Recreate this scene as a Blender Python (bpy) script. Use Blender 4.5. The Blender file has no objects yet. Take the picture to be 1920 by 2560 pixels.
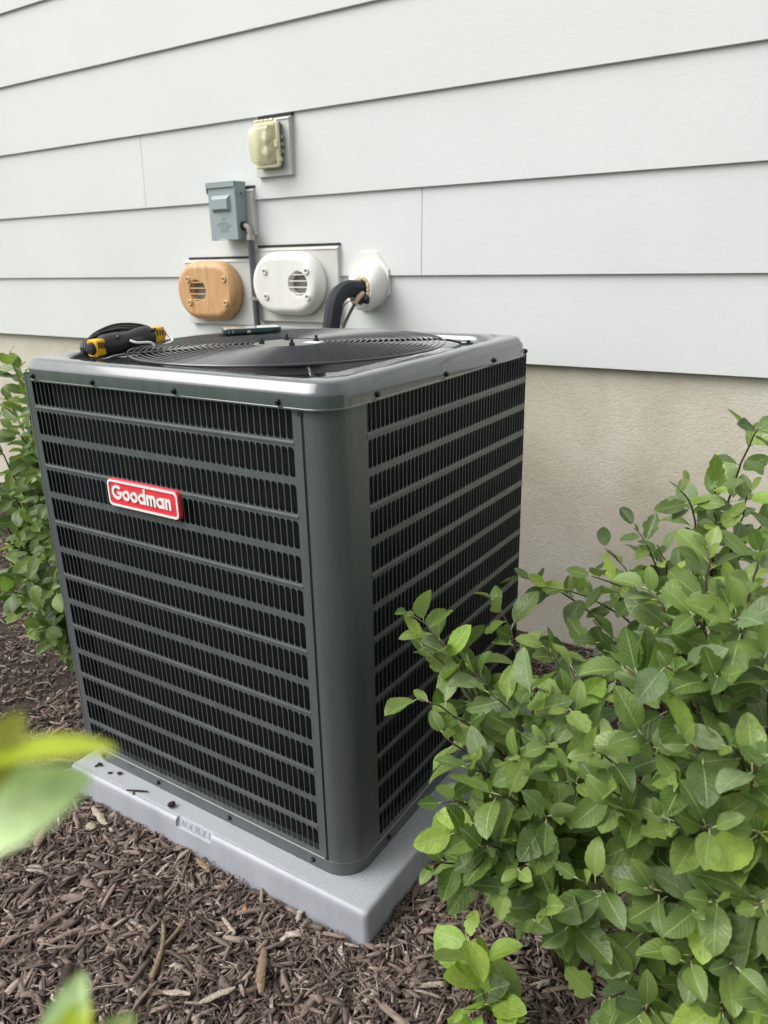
import bpy, math, random
import numpy as np
from mathutils import Vector, Matrix, noise

R = random.Random(7)
NP = np.random.RandomState(11)
C = bpy.context.scene.collection
SC = bpy.context.scene

# ------------------------------------------------------------------ camera
cam_d = bpy.data.cameras.new('camera')
cam = bpy.data.objects.new('camera', cam_d)
C.objects.link(cam)
_f = Vector((-0.520, 0.791, -0.322)).normalized()
_r = Vector((0.840, 0.542, -0.023))
_r = (_r - _f * _r.dot(_f)).normalized()
_u = _r.cross(_f)
cam.matrix_world = Matrix(((_r.x, _u.x, -_f.x, 0.677), (_r.y, _u.y, -_f.y, -0.931), (_r.z, _u.z, -_f.z, 1.222), (0, 0, 0, 1)))
CAM = Vector((0.677, -0.931, 1.222))
cam_d.sensor_fit = 'VERTICAL'
cam_d.sensor_height = 36
cam_d.lens = 26.68
cam_d.clip_start = 0.02
cam_d.clip_end = 500
cam_d.dof.use_dof = True
cam_d.dof.focus_distance = 1.5
cam_d.dof.aperture_fstop = 6.0
SC.camera = cam

# ------------------------------------------------------------------ light
SUN_EL, SUN_AZ = math.radians(50), math.radians(228)      # azimuth measured clockwise from +y
world = bpy.data.worlds.new('World')
SC.world = world
world.use_nodes = True
wn, wl = world.node_tree.nodes, world.node_tree.links
bg = wn['Background']
sky = wn.new('ShaderNodeTexSky')
sky.sky_type = 'NISHITA'
sky.sun_disc = False
sky.sun_elevation = SUN_EL
sky.sun_rotation = SUN_AZ
sky.air_density = 1.0
sky.dust_density = 4.0
hs = wn.new('ShaderNodeHueSaturation')
hs.inputs['Saturation'].default_value = 0.16
wl.new(sky.outputs[0], hs.inputs['Color'])
wl.new(hs.outputs[0], bg.inputs['Color'])
bg.inputs['Strength'].default_value = 0.15
sun_d = bpy.data.lights.new('sun', 'SUN')
sun = bpy.data.objects.new('sun', sun_d)
C.objects.link(sun)
sun_d.energy = 1.5
sun_d.angle = math.radians(52)
sun_d.color = (1.0, 0.97, 0.92)
sd = Vector((math.sin(SUN_AZ) * math.cos(SUN_EL), math.cos(SUN_AZ) * math.cos(SUN_EL), math.sin(SUN_EL)))
sun.rotation_euler = (-sd).to_track_quat('-Z', 'Y').to_euler()
sun.location = (0, 0, 6)
SC.view_settings.view_transform = 'Standard'
SC.view_settings.look = 'None'
SC.view_settings.gamma = 1
SC.view_settings.exposure = 0.52
SC.view_settings.use_curve_mapping = False
SC.cycles.max_bounces = 6
SC.cycles.use_denoising = True

# ------------------------------------------------------------------ materials
def mat(name, col, rough=0.5, metal=0.0, spec=0.5, coat=0.0):
    m = bpy.data.materials.new(name)
    m.use_nodes = True
    b = m.node_tree.nodes['Principled BSDF']
    b.inputs['Base Color'].default_value = (*col, 1)
    b.inputs['Roughness'].default_value = rough
    b.inputs['Metallic'].default_value = metal
    b.inputs['Specular IOR Level'].default_value = spec
    b.inputs['Coat Weight'].default_value = coat
    return m

def N(m, t, **kw):
    n = m.node_tree.nodes.new(t)
    for k, v in kw.items():
        if k in n.inputs.keys():
            n.inputs[k].default_value = v
        else:
            setattr(n, k, v)
    return n

def L(m, a, b):
    m.node_tree.links.new(a, b)

def P(m):
    return m.node_tree.nodes['Principled BSDF']

def coords(m, scale=(1, 1, 1), kind='Object', rot=(0, 0, 0)):
    tc = N(m, 'ShaderNodeTexCoord')
    mp = N(m, 'ShaderNodeMapping')
    mp.inputs['Scale'].default_value = scale
    mp.inputs['Rotation'].default_value = rot
    L(m, tc.outputs[kind], mp.inputs[0])
    return mp.outputs[0]

def nz(m, vec, scale, detail=4, rough=0.55, dist=0.0):
    n = N(m, 'ShaderNodeTexNoise')
    n.inputs['Scale'].default_value = scale
    n.inputs['Detail'].default_value = detail
    n.inputs['Roughness'].default_value = rough
    n.inputs['Distortion'].default_value = dist
    L(m, vec, n.inputs['Vector'])
    return n.outputs['Fac']

def ramp(m, fac, stops):
    r = N(m, 'ShaderNodeValToRGB')
    e = r.color_ramp.elements
    while len(e) < len(stops):
        e.new(0.5)
    for i, (p, c) in enumerate(stops):
        e[i].position = p
        e[i].color = (*c, 1) if len(c) == 3 else c
    L(m, fac, r.inputs[0])
    return r.outputs[0]

def mix(m, fac, a, b, mode='MIX'):
    n = N(m, 'ShaderNodeMix')
    n.data_type = 'RGBA'
    n.blend_type = mode
    for s, v in ((0, fac), (6, a), (7, b)):
        if hasattr(v, 'links') or hasattr(v, 'is_linked'):
            L(m, v, n.inputs[s])
        else:
            n.inputs[s].default_value = v if s == 0 else (*v, 1)
    return n.outputs[2]

def bump(m, h, strength=0.3, dist=0.01):
    b = N(m, 'ShaderNodeBump')
    b.inputs['Strength'].default_value = strength
    b.inputs['Distance'].default_value = dist
    L(m, h, b.inputs['Height'])
    L(m, b.outputs[0], P(m).inputs['Normal'])
    return b

def rough_from(m, fac, lo, hi):
    r = N(m, 'ShaderNodeMapRange')
    L(m, fac, r.inputs[0])
    r.inputs[3].default_value = lo
    r.inputs[4].default_value = hi
    L(m, r.outputs[0], P(m).inputs['Roughness'])

M = {}
# siding: fibre cement, painted off-white, faint orange-peel relief
m = M['siding'] = mat('painted_siding', (0.72, 0.735, 0.725), 0.55)
v = coords(m, (1, 1, 1), 'Object')
big = nz(m, v, 1.7, 3)
L(m, ramp(m, big, [(0.3, (0.612, 0.630, 0.623)), (0.7, (0.650, 0.668, 0.661))]), P(m).inputs['Base Color'])
v2 = coords(m, (85, 85, 105), 'Object', (0, 0.35, 0))
h = nz(m, v2, 1.0, 5, 0.62, 0.7)
bump(m, h, 0.16, 0.004)
m = M['trim'] = mat('painted_trim', (0.66, 0.66, 0.63), 0.5)
v = coords(m)
L(m, ramp(m, nz(m, v, 14, 5), [(0.3, (0.545, 0.54, 0.515)), (0.7, (0.605, 0.605, 0.58))]), P(m).inputs['Base Color'])
M['gap'] = mat('dark_gap_matte', (0.03, 0.03, 0.03), 0.9)  # near-black; on the block strips it paints in the gap's shade
# foundation: parged concrete
m = M['foundation'] = mat('parged_concrete', (0.40, 0.36, 0.30), 0.9, spec=0.2)
v = coords(m)
a = nz(m, v, 2.3, 4, 0.6, 0.5)
c1 = ramp(m, a, [(0.30, (0.49, 0.445, 0.350)), (0.5, (0.59, 0.548, 0.450)), (0.7, (0.66, 0.63, 0.545))])
b_ = nz(m, v, 130, 3)
c2 = ramp(m, b_, [(0.3, (0.93, 0.93, 0.93)), (0.7, (1.04, 1.04, 1.04))])
L(m, mix(m, 1.0, c1, c2, 'MULTIPLY'), P(m).inputs['Base Color'])
v3 = coords(m, (110, 110, 135), 'Object', (0, -0.3, 0))
bump(m, nz(m, v3, 1.0, 6, 0.65, 0.8), 0.5, 0.007)
# unit paint
def paint(name, col, rough, bs=0.05):
    m = mat(name, col, rough, spec=0.5, coat=0.12)
    v = coords(m)
    n1 = nz(m, coords(m, (34, 34, 1.6)), 1, 5, 0.65)
    L(m, mix(m, 1.0, col, ramp(m, n1, [(0.32, (0.86, 0.87, 0.87)), (0.68, (1.14, 1.13, 1.10))]), 'MULTIPLY'), P(m).inputs['Base Color'])
    rough_from(m, nz(m, coords(m, (40, 40, 4)), 1, 5), rough * 0.75, rough * 1.35)
    bump(m, nz(m, v, 210, 2), bs, 0.002)
    return m
M['paint'] = paint('dark_grey_enamel', (0.082, 0.096, 0.100), 0.29)
M['cap_paint'] = paint('dark_grey_gloss_enamel', (0.068, 0.082, 0.088), 0.16, 0.03)
P(M['cap_paint']).inputs['Coat Weight'].default_value = 1.0
P(M['cap_paint']).inputs['Coat Roughness'].default_value = 0.08
P(M['cap_paint']).inputs['Coat IOR'].default_value = 1.58
M['edge_paint'] = mat('pale_grey_edge', (0.22, 0.24, 0.24), 0.4)  # base pan lip, a paler grey than the panels
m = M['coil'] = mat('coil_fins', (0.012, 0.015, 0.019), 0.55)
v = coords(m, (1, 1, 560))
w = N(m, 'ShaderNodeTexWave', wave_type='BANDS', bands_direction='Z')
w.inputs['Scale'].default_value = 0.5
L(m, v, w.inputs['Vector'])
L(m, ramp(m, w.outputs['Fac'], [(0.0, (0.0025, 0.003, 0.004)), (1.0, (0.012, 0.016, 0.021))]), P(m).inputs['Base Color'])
M['tube'] = mat('aluminium_coil_end', (0.5, 0.52, 0.52), 0.35, 0.8)
M['black'] = mat('black_plastic', (0.012, 0.013, 0.015), 0.42)
M['wire'] = mat('black_coated_wire', (0.014, 0.016, 0.020), 0.18, spec=0.7, coat=0.5)
M['screw'] = mat('black_zinc_screw', (0.03, 0.032, 0.036), 0.28, 0.7)
M['motor'] = mat('motor_plate_steel', (0.20, 0.205, 0.195), 0.5, 0.2)
M['blade'] = mat('fan_blade_aluminium', (0.20, 0.21, 0.22), 0.4, 0.6)
M['red'] = mat('red_badge', (0.74, 0.045, 0.07), 0.32)
M['white'] = mat('white_plastic', (0.80, 0.80, 0.78), 0.4)
M['paper'] = mat('white_sticker', (0.82, 0.82, 0.80), 0.6)
# pad
m = M['pad_top'] = mat('pad_speckled_top', (0.40, 0.42, 0.45), 0.6)
v = coords(m)
s = nz(m, v, 420, 2, 0.7)
L(m, ramp(m, s, [(0.36, (0.24, 0.255, 0.275)), (0.5, (0.325, 0.345, 0.37)), (0.64, (0.42, 0.44, 0.465))]), P(m).inputs['Base Color'])
bump(m, s, 0.35, 0.002)
m = M['pad_side'] = mat('pad_smooth_side', (0.36, 0.38, 0.42), 0.5)
v = coords(m)
dirt = nz(m, coords(m, (9, 9, 2.2)), 1, 5, 0.6)
L(m, ramp(m, dirt, [(0.3, (0.315, 0.335, 0.375)), (0.6, (0.40, 0.42, 0.46)), (0.8, (0.44, 0.46, 0.50))]), P(m).inputs['Base Color'])
# wall fittings
m = M['pvc'] = mat('white_pvc', (0.76, 0.755, 0.72), 0.38)
v = coords(m, (14, 14, 3))
L(m, ramp(m, nz(m, v, 1, 4), [(0.3, (0.70, 0.69, 0.645)), (0.65, (0.78, 0.775, 0.745))]), P(m).inputs['Base Color'])
m = M['tan'] = mat('sun_browned_plastic', (0.55, 0.32, 0.15), 0.5)
v = coords(m, (60, 60, 5))
st = nz(m, v, 1, 6, 0.65, 0.6)
L(m, ramp(m, st, [(0.28, (0.36, 0.185, 0.075)), (0.46, (0.55, 0.315, 0.145)), (0.75, (0.64, 0.41, 0.21))]), P(m).inputs['Base Color'])
M['tan_light'] = mat('browned_plastic_rim', (0.66, 0.45, 0.24), 0.5)
M['vent_inside'] = mat('vent_inside_grey', (0.21, 0.20, 0.17), 0.8)
m = M['bubble'] = mat('yellowed_polycarbonate', (0.96, 0.93, 0.74), 0.30)
P(m).inputs['Transmission Weight'].default_value = 0.55
P(m).inputs['IOR'].default_value = 1.15
tb = N(m, 'ShaderNodeBsdfTransparent')
tb.inputs['Color'].default_value = (0.97, 0.94, 0.78, 1)
mx = N(m, 'ShaderNodeMixShader')
mx.inputs[0].default_value = 0.42
L(m, P(m).outputs[0], mx.inputs[1])
L(m, tb.outputs[0], mx.inputs[2])
L(m, mx.outputs[0], m.node_tree.nodes['Material Output'].inputs[0])
M['bubble_rim'] = mat('yellowed_polycarbonate_rim', (0.88, 0.83, 0.60), 0.35)
P(M['bubble_rim']).inputs['Transmission Weight'].default_value = 0.25
M['grey_plastic'] = mat('slate_plastic', (0.12, 0.14, 0.17), 0.5)
M['box'] = mat('grey_box_enamel', (0.285, 0.345, 0.355), 0.42)
bump(M['box'], nz(M['box'], coords(M['box']), 260, 2), 0.05, 0.002)
M['fitting'] = mat('aged_grey_pvc', (0.36, 0.35, 0.32), 0.5)
M['conduit'] = mat('dark_grey_conduit', (0.085, 0.09, 0.10), 0.45)
M['steel'] = mat('bright_steel', (0.72, 0.74, 0.75), 0.22, 1.0)
M['foam'] = mat('black_pipe_foam', (0.017, 0.020, 0.026), 0.75)
M['putty'] = mat('tan_sealing_putty', (0.52, 0.42, 0.28), 0.9)
M['tape'] = mat('pinkish_masking_tape', (0.66, 0.52, 0.40), 0.8)
M['copper'] = mat('weathered_copper', (0.10, 0.065, 0.05), 0.45, 0.4)
# tool and phone
M['tool'] = mat('black_tool_housing', (0.016, 0.017, 0.019), 0.48)
M['yellow'] = mat('yellow_plastic', (0.74, 0.40, 0.012), 0.42)
M['hook'] = mat('white_coated_wire', (0.78, 0.78, 0.76), 0.35)
M['case'] = mat('dark_teal_phone_case', (0.010, 0.045, 0.052), 0.35)
M['screen'] = mat('phone_glass', (0.78, 0.79, 0.80), 0.08, spec=1.0, metal=0.55)  # pale metallic base puts the sky's reflection into the colour
M['gold'] = mat('pale_metal_button', (0.72, 0.67, 0.50), 0.3, 0.6)
# ground
m = M['mulch_soil'] = mat('dark_mulch_base', (0.03, 0.022, 0.018), 0.95, spec=0.1)
v = coords(m)
L(m, ramp(m, nz(m, v, 60, 6, 0.7), [(0.3, (0.02, 0.015, 0.013)), (0.7, (0.09, 0.07, 0.06))]), P(m).inputs['Base Color'])
bump(m, nz(m, v, 80, 5), 0.8, 0.02)
m = M['lawn'] = mat('distant_lawn', (0.06, 0.10, 0.03), 0.95, spec=0.1)
v = coords(m)
L(m, ramp(m, nz(m, v, 1.5, 6, 0.7), [(0.3, (0.04, 0.07, 0.02)), (0.7, (0.085, 0.13, 0.04))]), P(m).inputs['Base Color'])

def chip_material(name):
    m = mat(name, (0.1, 0.08, 0.07), 0.85, spec=0.25)
    at = N(m, 'ShaderNodeAttribute', attribute_name='tint')
    uv = N(m, 'ShaderNodeUVMap')
    mp = N(m, 'ShaderNodeMapping')
    mp.inputs['Scale'].default_value = (9, 1.1, 1)
    L(m, uv.outputs[0], mp.inputs[0])
    g = nz(m, mp.outputs[0], 1.6, 5, 0.7, 0.3)
    gr = ramp(m, g, [(0.25, (0.38, 0.36, 0.35)), (0.5, (0.95, 0.94, 0.93)), (0.75, (1.75, 1.7, 1.62))])
    L(m, mix(m, 1.0, at.outputs['Color'], gr, 'MULTIPLY'), P(m).inputs['Base Color'])
    bump(m, g, 0.7, 0.003)
    return m
M['chip'] = chip_material('shredded_bark')

def leaf_material(name, dark, light, under, vein, gloss=0.42, island=False):
    m = mat(name, dark, gloss, spec=0.45)
    nt = m.node_tree
    uv = N(m, 'ShaderNodeUVMap')
    sep = N(m, 'ShaderNodeSeparateXYZ')
    L(m, uv.outputs[0], sep.inputs[0])
    # |u| : distance from the midrib
    ab = N(m, 'ShaderNodeMath', operation='ABSOLUTE')
    L(m, sep.outputs[0], ab.inputs[0])
    # side veins : bands of v - 0.28*|u|
    ml = N(m, 'ShaderNodeMath', operation='MULTIPLY_ADD')
    L(m, ab.outputs[0], ml.inputs[0])
    ml.inputs[1].default_value = -0.26
    L(m, sep.outputs[1], ml.inputs[2])
    sc = N(m, 'ShaderNodeMath', operation='MULTIPLY')
    L(m, ml.outputs[0], sc.inputs[0])
    sc.inputs[1].default_value = 52.0
    sn = N(m, 'ShaderNodeMath', operation='SINE')
    L(m, sc.outputs[0], sn.inputs[0])
    veinf = N(m, 'ShaderNodeMapRange')
    L(m, sn.outputs[0], veinf.inputs[0])
    veinf.inputs[1].default_value = 0.80
    veinf.inputs[2].default_value = 1.0
    midf = N(m, 'ShaderNodeMapRange')
    L(m, ab.outputs[0], midf.inputs[0])
    midf.inputs[1].default_value = 0.055
    midf.inputs[2].default_value = 0.015
    oi = N(m, 'ShaderNodeObjectInfo')
    if island:
        ge = N(m, 'ShaderNodeNewGeometry')
        rnd = ge.outputs['Random Per Island']
    else:
        rnd = oi.outputs['Random']
    base = ramp(m, rnd, [(0.0, dark), (0.55, tuple((x + y) / 2 for x, y in zip(dark, light))), (1.0, light)])
    tc = N(m, 'ShaderNodeTexCoord')
    blot = nz(m, tc.outputs['Object'], 7, 4, 0.6)
    blotc = ramp(m, blot, [(0.3, (0.80, 0.82, 0.80)), (0.7, (1.18, 1.15, 1.12))])
    base = mix(m, 1.0, base, blotc, 'MULTIPLY')
    spot = nz(m, tc.outputs['Object'], 9, 5, 0.75, 0.6)
    spf = N(m, 'ShaderNodeMapRange')
    L(m, spot, spf.inputs[0])
    spf.inputs[1].default_value = 0.66
    spf.inputs[2].default_value = 0.74
    spf.inputs[4].default_value = 0.55
    base = mix(m, spf.outputs[0], base, (0.26, 0.19, 0.075))
    vf = N(m, 'ShaderNodeMath', operation='MULTIPLY')
    L(m, veinf.outputs[0], vf.inputs[0])
    vf.inputs[1].default_value = 0.24
    c = mix(m, vf.outputs[0], base, vein)
    c = mix(m, midf.outputs[0], c, vein)
    geo = N(m, 'ShaderNodeNewGeometry')
    c = mix(m, geo.outputs['Backfacing'], c, under)
    L(m, c, P(m).inputs['Base Color'])
    hh = N(m, 'ShaderNodeMath', operation='SUBTRACT')
    L(m, blot, hh.inputs[0])
    L(m, vf.outputs[0], hh.inputs[1])
    bump(m, hh.outputs[0], 0.45, 0.004)
    tr = N(m, 'ShaderNodeBsdfTranslucent')
    tcol = mix(m, 1.0, c, (1.5, 1.9, 0.7), 'MULTIPLY')
    L(m, tcol, tr.inputs['Color'])
    ms = N(m, 'ShaderNodeMixShader')
    ms.inputs[0].default_value = 0.22
    L(m, P(m).outputs[0], ms.inputs[1])
    L(m, tr.outputs[0], ms.inputs[2])
    L(m, ms.outputs[0], nt.nodes['Material Output'].inputs[0])
    return m
LD, LL, LU, LV = (0.072, 0.130, 0.030), (0.200, 0.285, 0.070), (0.24, 0.30, 0.12), (0.30, 0.37, 0.14)
M['leaf'] = leaf_material('shrub_leaf', LD, LL, LU, LV, 0.33)
M['leaf_mass'] = leaf_material('shrub_leaf_massed', LD, LL, LU, LV, island=True)
M['young_leaf'] = leaf_material('young_shrub_leaf', (0.19, 0.32, 0.045), (0.31, 0.42, 0.075), (0.29, 0.38, 0.14), (0.36, 0.42, 0.15))
M['blue_leaf'] = leaf_material('grey_green_leaf', (0.12, 0.185, 0.080), (0.20, 0.265, 0.125), (0.24, 0.30, 0.18), (0.27, 0.34, 0.20), 0.5)
M['dark_leaf'] = leaf_material('dark_shrub_leaf', (0.048, 0.088, 0.026), (0.115, 0.170, 0.045), (0.17, 0.22, 0.09), (0.20, 0.27, 0.10), 0.36)
M['brown_leaf'] = leaf_material('dead_leaf', (0.30, 0.12, 0.05), (0.36, 0.17, 0.09), (0.38, 0.20, 0.12), (0.40, 0.24, 0.15), 0.7)
M['pale_leaf'] = leaf_material('pale_green_leaf', (0.56, 0.74, 0.38), (0.58, 0.76, 0.40), (0.56, 0.72, 0.40), (0.40, 0.50, 0.28), 0.5)
M['lime_leaf'] = leaf_material('lime_leaf', (0.42, 0.50, 0.02), (0.46, 0.53, 0.03), (0.42, 0.46, 0.05), (0.50, 0.54, 0.10), 0.5)
M['olive_leaf'] = leaf_material('olive_leaf', (0.32, 0.30, 0.06), (0.34, 0.32, 0.07), (0.34, 0.32, 0.10), (0.38, 0.36, 0.12), 0.6)
M['stem'] = mat('brown_shrub_stem', (0.085, 0.052, 0.040), 0.7)
M['stem_young'] = mat('young_shrub_stem', (0.26, 0.22, 0.12), 0.6)
M['petiole'] = mat('pale_leaf_stalk', (0.36, 0.40, 0.19), 0.55)

# ------------------------------------------------------------------ mesh helpers
WLOC = {}

class MB:
    """Collects vertices and faces for one mesh."""
    def __init__(s):
        s.v, s.f, s.uv, s.mi = [], [], [], []
    def face(s, idx, mi=0):
        s.f.append(tuple(idx)); s.mi.append(mi)
    def add(s, vs, fs, mi=0):
        o = len(s.v)
        s.v += [tuple(p) for p in vs]
        for f in fs:
            s.face([i + o for i in f], mi)
        return o
    def box(s, a, b, mi=0, ch=0.0):
        (x0, y0, z0), (x1, y1, z1) = a, b
        if ch <= 0:
            vs = [(x0, y0, z0), (x1, y0, z0), (x1, y1, z0), (x0, y1, z0), (x0, y0, z1), (x1, y0, z1), (x1, y1, z1), (x0, y1, z1)]
            s.add(vs, [(0, 3, 2, 1), (4, 5, 6, 7), (0, 1, 5, 4), (1, 2, 6, 5), (2, 3, 7, 6), (3, 0, 4, 7)], mi)
            return
        c = ch
        loops = []
        for z, i in ((z0, c), (z0 + c, 0), (z1 - c, 0), (z1, c)):
            X0, X1, Y0, Y1 = x0 + i, x1 - i, y0 + i, y1 - i
            loops.append([(X0 + c, Y0, z), (X1 - c, Y0, z), (X1, Y0 + c, z), (X1, Y1 - c, z), (X1 - c, Y1, z), (X0 + c, Y1, z), (X0, Y1 - c, z), (X0, Y0 + c, z)])
        s.loft(loops, True, True, mi)
    def loft(s, loops, cap0=True, cap1=True, mi=0, closed=True):
        n = len(loops[0]); o = len(s.v)
        for l in loops:
            s.v += [tuple(p) for p in l]
        for k in range(len(loops) - 1):
            for i in range(n if closed else n - 1):
                j = (i + 1) % n
                s.face((o + k * n + i, o + k * n + j, o + (k + 1) * n + j, o + (k + 1) * n + i), mi)
        if cap0:
            s.face([o + i for i in reversed(range(n))], mi)
        if cap1:
            s.face([o + (len(loops) - 1) * n + i for i in range(n)], mi)
    def tube(s, pts, rad, n=8, mi=0, cap=True, prof=None):
        pts = [Vector(p) for p in pts]
        if not hasattr(rad, '__len__'):
            rad = [rad] * len(pts)
        up = None; loops = []
        for i, p in enumerate(pts):
            t = (pts[min(i + 1, len(pts) - 1)] - pts[max(i - 1, 0)])
            t = t.normalized() if t.length > 1e-9 else Vector((0, 0, 1))
            if up is None:
                up = Vector((0, 0, 1)) if abs(t.z) < 0.9 else Vector((1, 0, 0))
            a = up - t * up.dot(t)
            a.normalize(); b = t.cross(a); up = a
            lp = []
            for k in range(n):
                th = 2 * math.pi * k / n
                r = rad[i] * (prof(th) if prof else 1)
                lp.append(p + (a * math.cos(th) + b * math.sin(th)) * r)
            loops.append(lp)
        s.loft(loops, cap, cap, mi)
    def lathe(s, prof, c, axis='z', n=24, mi=0, cap0=True, cap1=True):
        loops = []
        for r, h in prof:
            lp = []
            for k in range(n):
                th = 2 * math.pi * k / n
                a, b = r * math.cos(th), r * math.sin(th)
                if axis == 'z': lp.append((c[0] + a, c[1] + b, c[2] + h))
                elif axis == 'y': lp.append((c[0] - a, c[1] + h, c[2] + b))
                else: lp.append((c[0] + h, c[1] + a, c[2] + b))
            loops.append(lp)
        s.loft(loops, cap0, cap1, mi)
    def build(s, name, m, parent=None, smooth=None, base=None, uvs=None):
        w = WLOC[parent] if parent is not None else Vector(base if base else (0, 0, 0))
        me = bpy.data.meshes.new(name)
        me.from_pydata([(x - w.x, y - w.y, z - w.z) for x, y, z in s.v], [], s.f)
        for mm in (m if isinstance(m, (list, tuple)) else [m]):
            me.materials.append(mm)
        if any(s.mi):
            me.polygons.foreach_set('material_index', s.mi)
        if smooth:
            me.polygons.foreach_set('use_smooth', [True] * len(me.polygons))
            me.update()
            me.set_sharp_from_angle(angle=math.radians(smooth))
        me.update()
        o = bpy.data.objects.new(name, me)
        C.objects.link(o)
        if parent is not None:
            o.parent = parent
        else:
            o.location = w
        WLOC[o] = w
        return o

def tag(o, label=None, cat=None, group=None, kind=None):
    if label: o['label'] = label
    if cat: o['category'] = cat
    if group: o['group'] = group
    if kind: o['kind'] = kind
    return o

def thing(name, loc, label, cat, group=None):
    o = bpy.data.objects.new(name, None)
    C.objects.link(o)
    o.location = loc
    o.empty_display_size = 0.05
    WLOC[o] = Vector(loc)
    return tag(o, label, cat, group)

def share(name, me, parent, world_mat):
    """One more object on an existing mesh, placed by a world matrix under a thing."""
    o = bpy.data.objects.new(name, me)
    C.objects.link(o)
    o.parent = parent
    w = WLOC[parent]
    o.matrix_local = Matrix.Translation(-w) @ world_mat
    return o

def rrect(x0, x1, y0, y1, r, n=8):
    """Rounded rectangle outline, counter-clockwise, as 2D points."""
    out = []
    for cx, cy, a0 in ((x1 - r, y0 + r, -90), (x1 - r, y1 - r, 0), (x0 + r, y1 - r, 90), (x0 + r, y0 + r, 180)):
        for k in range(n + 1):
            a = math.radians(a0 + 90 * k / n)
            out.append((cx + r * math.cos(a), cy + r * math.sin(a)))
    return out

def bez(a, b, c, n):
    a, b, c = Vector(a), Vector(b), Vector(c)
    return [a * (1 - t) ** 2 + b * 2 * t * (1 - t) + c * t * t for t in (i / (n - 1) for i in range(n))]

def spline(pts, n):
    """Catmull-Rom through the points."""
    P_ = [Vector(p) for p in pts]
    P_ = [P_[0] * 2 - P_[1]] + P_ + [P_[-1] * 2 - P_[-2]]
    out = []
    segs = len(P_) - 3
    for i in range(segs):
        p0, p1, p2, p3 = P_[i:i + 4]
        for k in range(n):
            t = k / n
            out.append(0.5 * ((2 * p1) + (p2 - p0) * t + (2 * p0 - 5 * p1 + 4 * p2 - p3) * t * t + (3 * p1 - p0 - 3 * p2 + p3) * t ** 3))
    out.append(P_[-2])
    return out

# ------------------------------------------------------------------ ground
GZ = -0.088
b = MB()
b.add([(-120, -120, GZ - 0.03), (120, -120, GZ - 0.03), (120, 120, GZ - 0.03), (-120, 120, GZ - 0.03)], [(0, 1, 2, 3)])
tag(b.build('lawn', M['lawn']), kind='structure')
b = MB()
nx, ny = 96, 70
def gz(x, y):
    h = noise.noise(Vector((x * 3.1, y * 3.1, 0.3))) * 0.007 + noise.noise(Vector((x * 11, y * 11, 4.3))) * 0.004
    h += 0.012 * max(0.0, 1 - abs(x + 1.05) / 0.5) * max(0.0, 1 - abs(y + 0.05) / 0.6)
    return GZ + h
for j in range(ny + 1):
    for i in range(nx + 1):
        x, y = -4.2 + 6.6 * i / nx, -1.7 + 3.115 * j / ny
        inside = -0.95 < x < 0.0 and 0.0 < y < 0.92
        b.v.append((x, y, gz(x, y) - (0.03 if inside else 0)))
for j in range(ny):
    for i in range(nx):
        k = j * (nx + 1) + i
        b.face((k, k + 1, k + nx + 2, k + nx + 1))
tag(b.build('mulch_bed', M['mulch_soil'], smooth=180), kind='structure')

# ------------------------------------------------------------------ house wall
house = thing('house', (-1.5, 1.6, GZ), 'house side with white lap siding above a beige parged concrete foundation', 'house')
LAP0, EXPO, YW = 0.876, 0.274, 1.380
b = MB()
b.box((-9, 1.405, -0.4), (5.5, 1.62, 0.93))
b.build('foundation_wall', M['foundation'], house)
b = MB()
b.box((-9, 1.415, 0.935), (5.5, 1.60, 5.4))
b.build('wall_sheathing', M['gap'], house)
JOINTS = {1: [-0.669, -4.3, 3.0], 2: [-1.985, -5.7, 1.67]}
for i in range(16):
    z0, z1 = LAP0 + EXPO * i, LAP0 + EXPO * (i + 1) + 0.03
    js = sorted(JOINTS.get(i, [-4.9 - 0.37 * (i % 3), 1.45 + 0.4 * (i % 3)]))
    xs = [-9.0] + js + [5.5]
    for a, c in zip(xs[:-1], xs[1:]):
        b = MB()
        g = 0.0011 if i in (1, 2) else 0.0008
        x0, x1 = a + g, c - g
        y0 = YW; y1 = YW + 0.0118
        th = 0.0105
        e = 0.0012
        prof = [(y0 + th, z0), (y0 + e, z0), (y0, z0 + e), (y1, z1), (y1 + th, z1)]
        nxs = 2
        loops = [[(x0 + (x1 - x0) * k / (nxs - 1), y, z) for y, z in prof] for k in range(nxs)]
        b.loft(loops)
        o = b.build('siding_board', M['siding'], house)

# ------------------------------------------------------------------ equipment pad
PADROT = 0.0135
pad = thing('equipment_pad', (0, 0, GZ), 'square grey plastic pad with speckled top under the condenser unit', 'equipment pad')
def padp(x, y, z):
    c_, s_ = math.cos(PADROT), math.sin(PADROT)
    return (x * c_ - y * s_, x * s_ + y * c_, z)
def padloop(ins, z, r):
    return [padp(x, y, z) for x, y in rrect(-0.914 + ins, -ins, ins, 0.914 - ins, r, 6)]
LX0, LX1 = -0.527, -0.418        # moulded size mark on the front edge
def padring(level):
    ins, z, ai, az_ = level
    pts = [p_ for p_ in rrect(-0.914 + ins, -ins, ins, 0.914 - ins, 0.012, 6)]
    out = [padp(x, y, z) for x, y in pts]
    # the list ends at the front left corner and starts at the front right one, so the front edge closes it
    for x, notch in ((LX0 - 0.0006, 0), (LX0, 1), (LX1, 1), (LX1 + 0.0006, 0)):
        out.append(padp(x, ai if notch else ins, az_ if notch else z))
    return out
PADL = [(-0.003, -0.12, -0.003, -0.12), (0.0, -0.0230, 0.0, -0.0230), (0.0, -0.0095, 0.0040, -0.0225), (0.0010, -0.0058, 0.0065, -0.0155), (0.0032, -0.0028, 0.0090, -0.0085), (0.0065, -0.0008, 0.0110, -0.0028), (0.0110, 0.0, 0.0135, 0.0)]
b = MB()
b.loft([padring(l_) for l_ in PADL[:6]], False, False)
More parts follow.
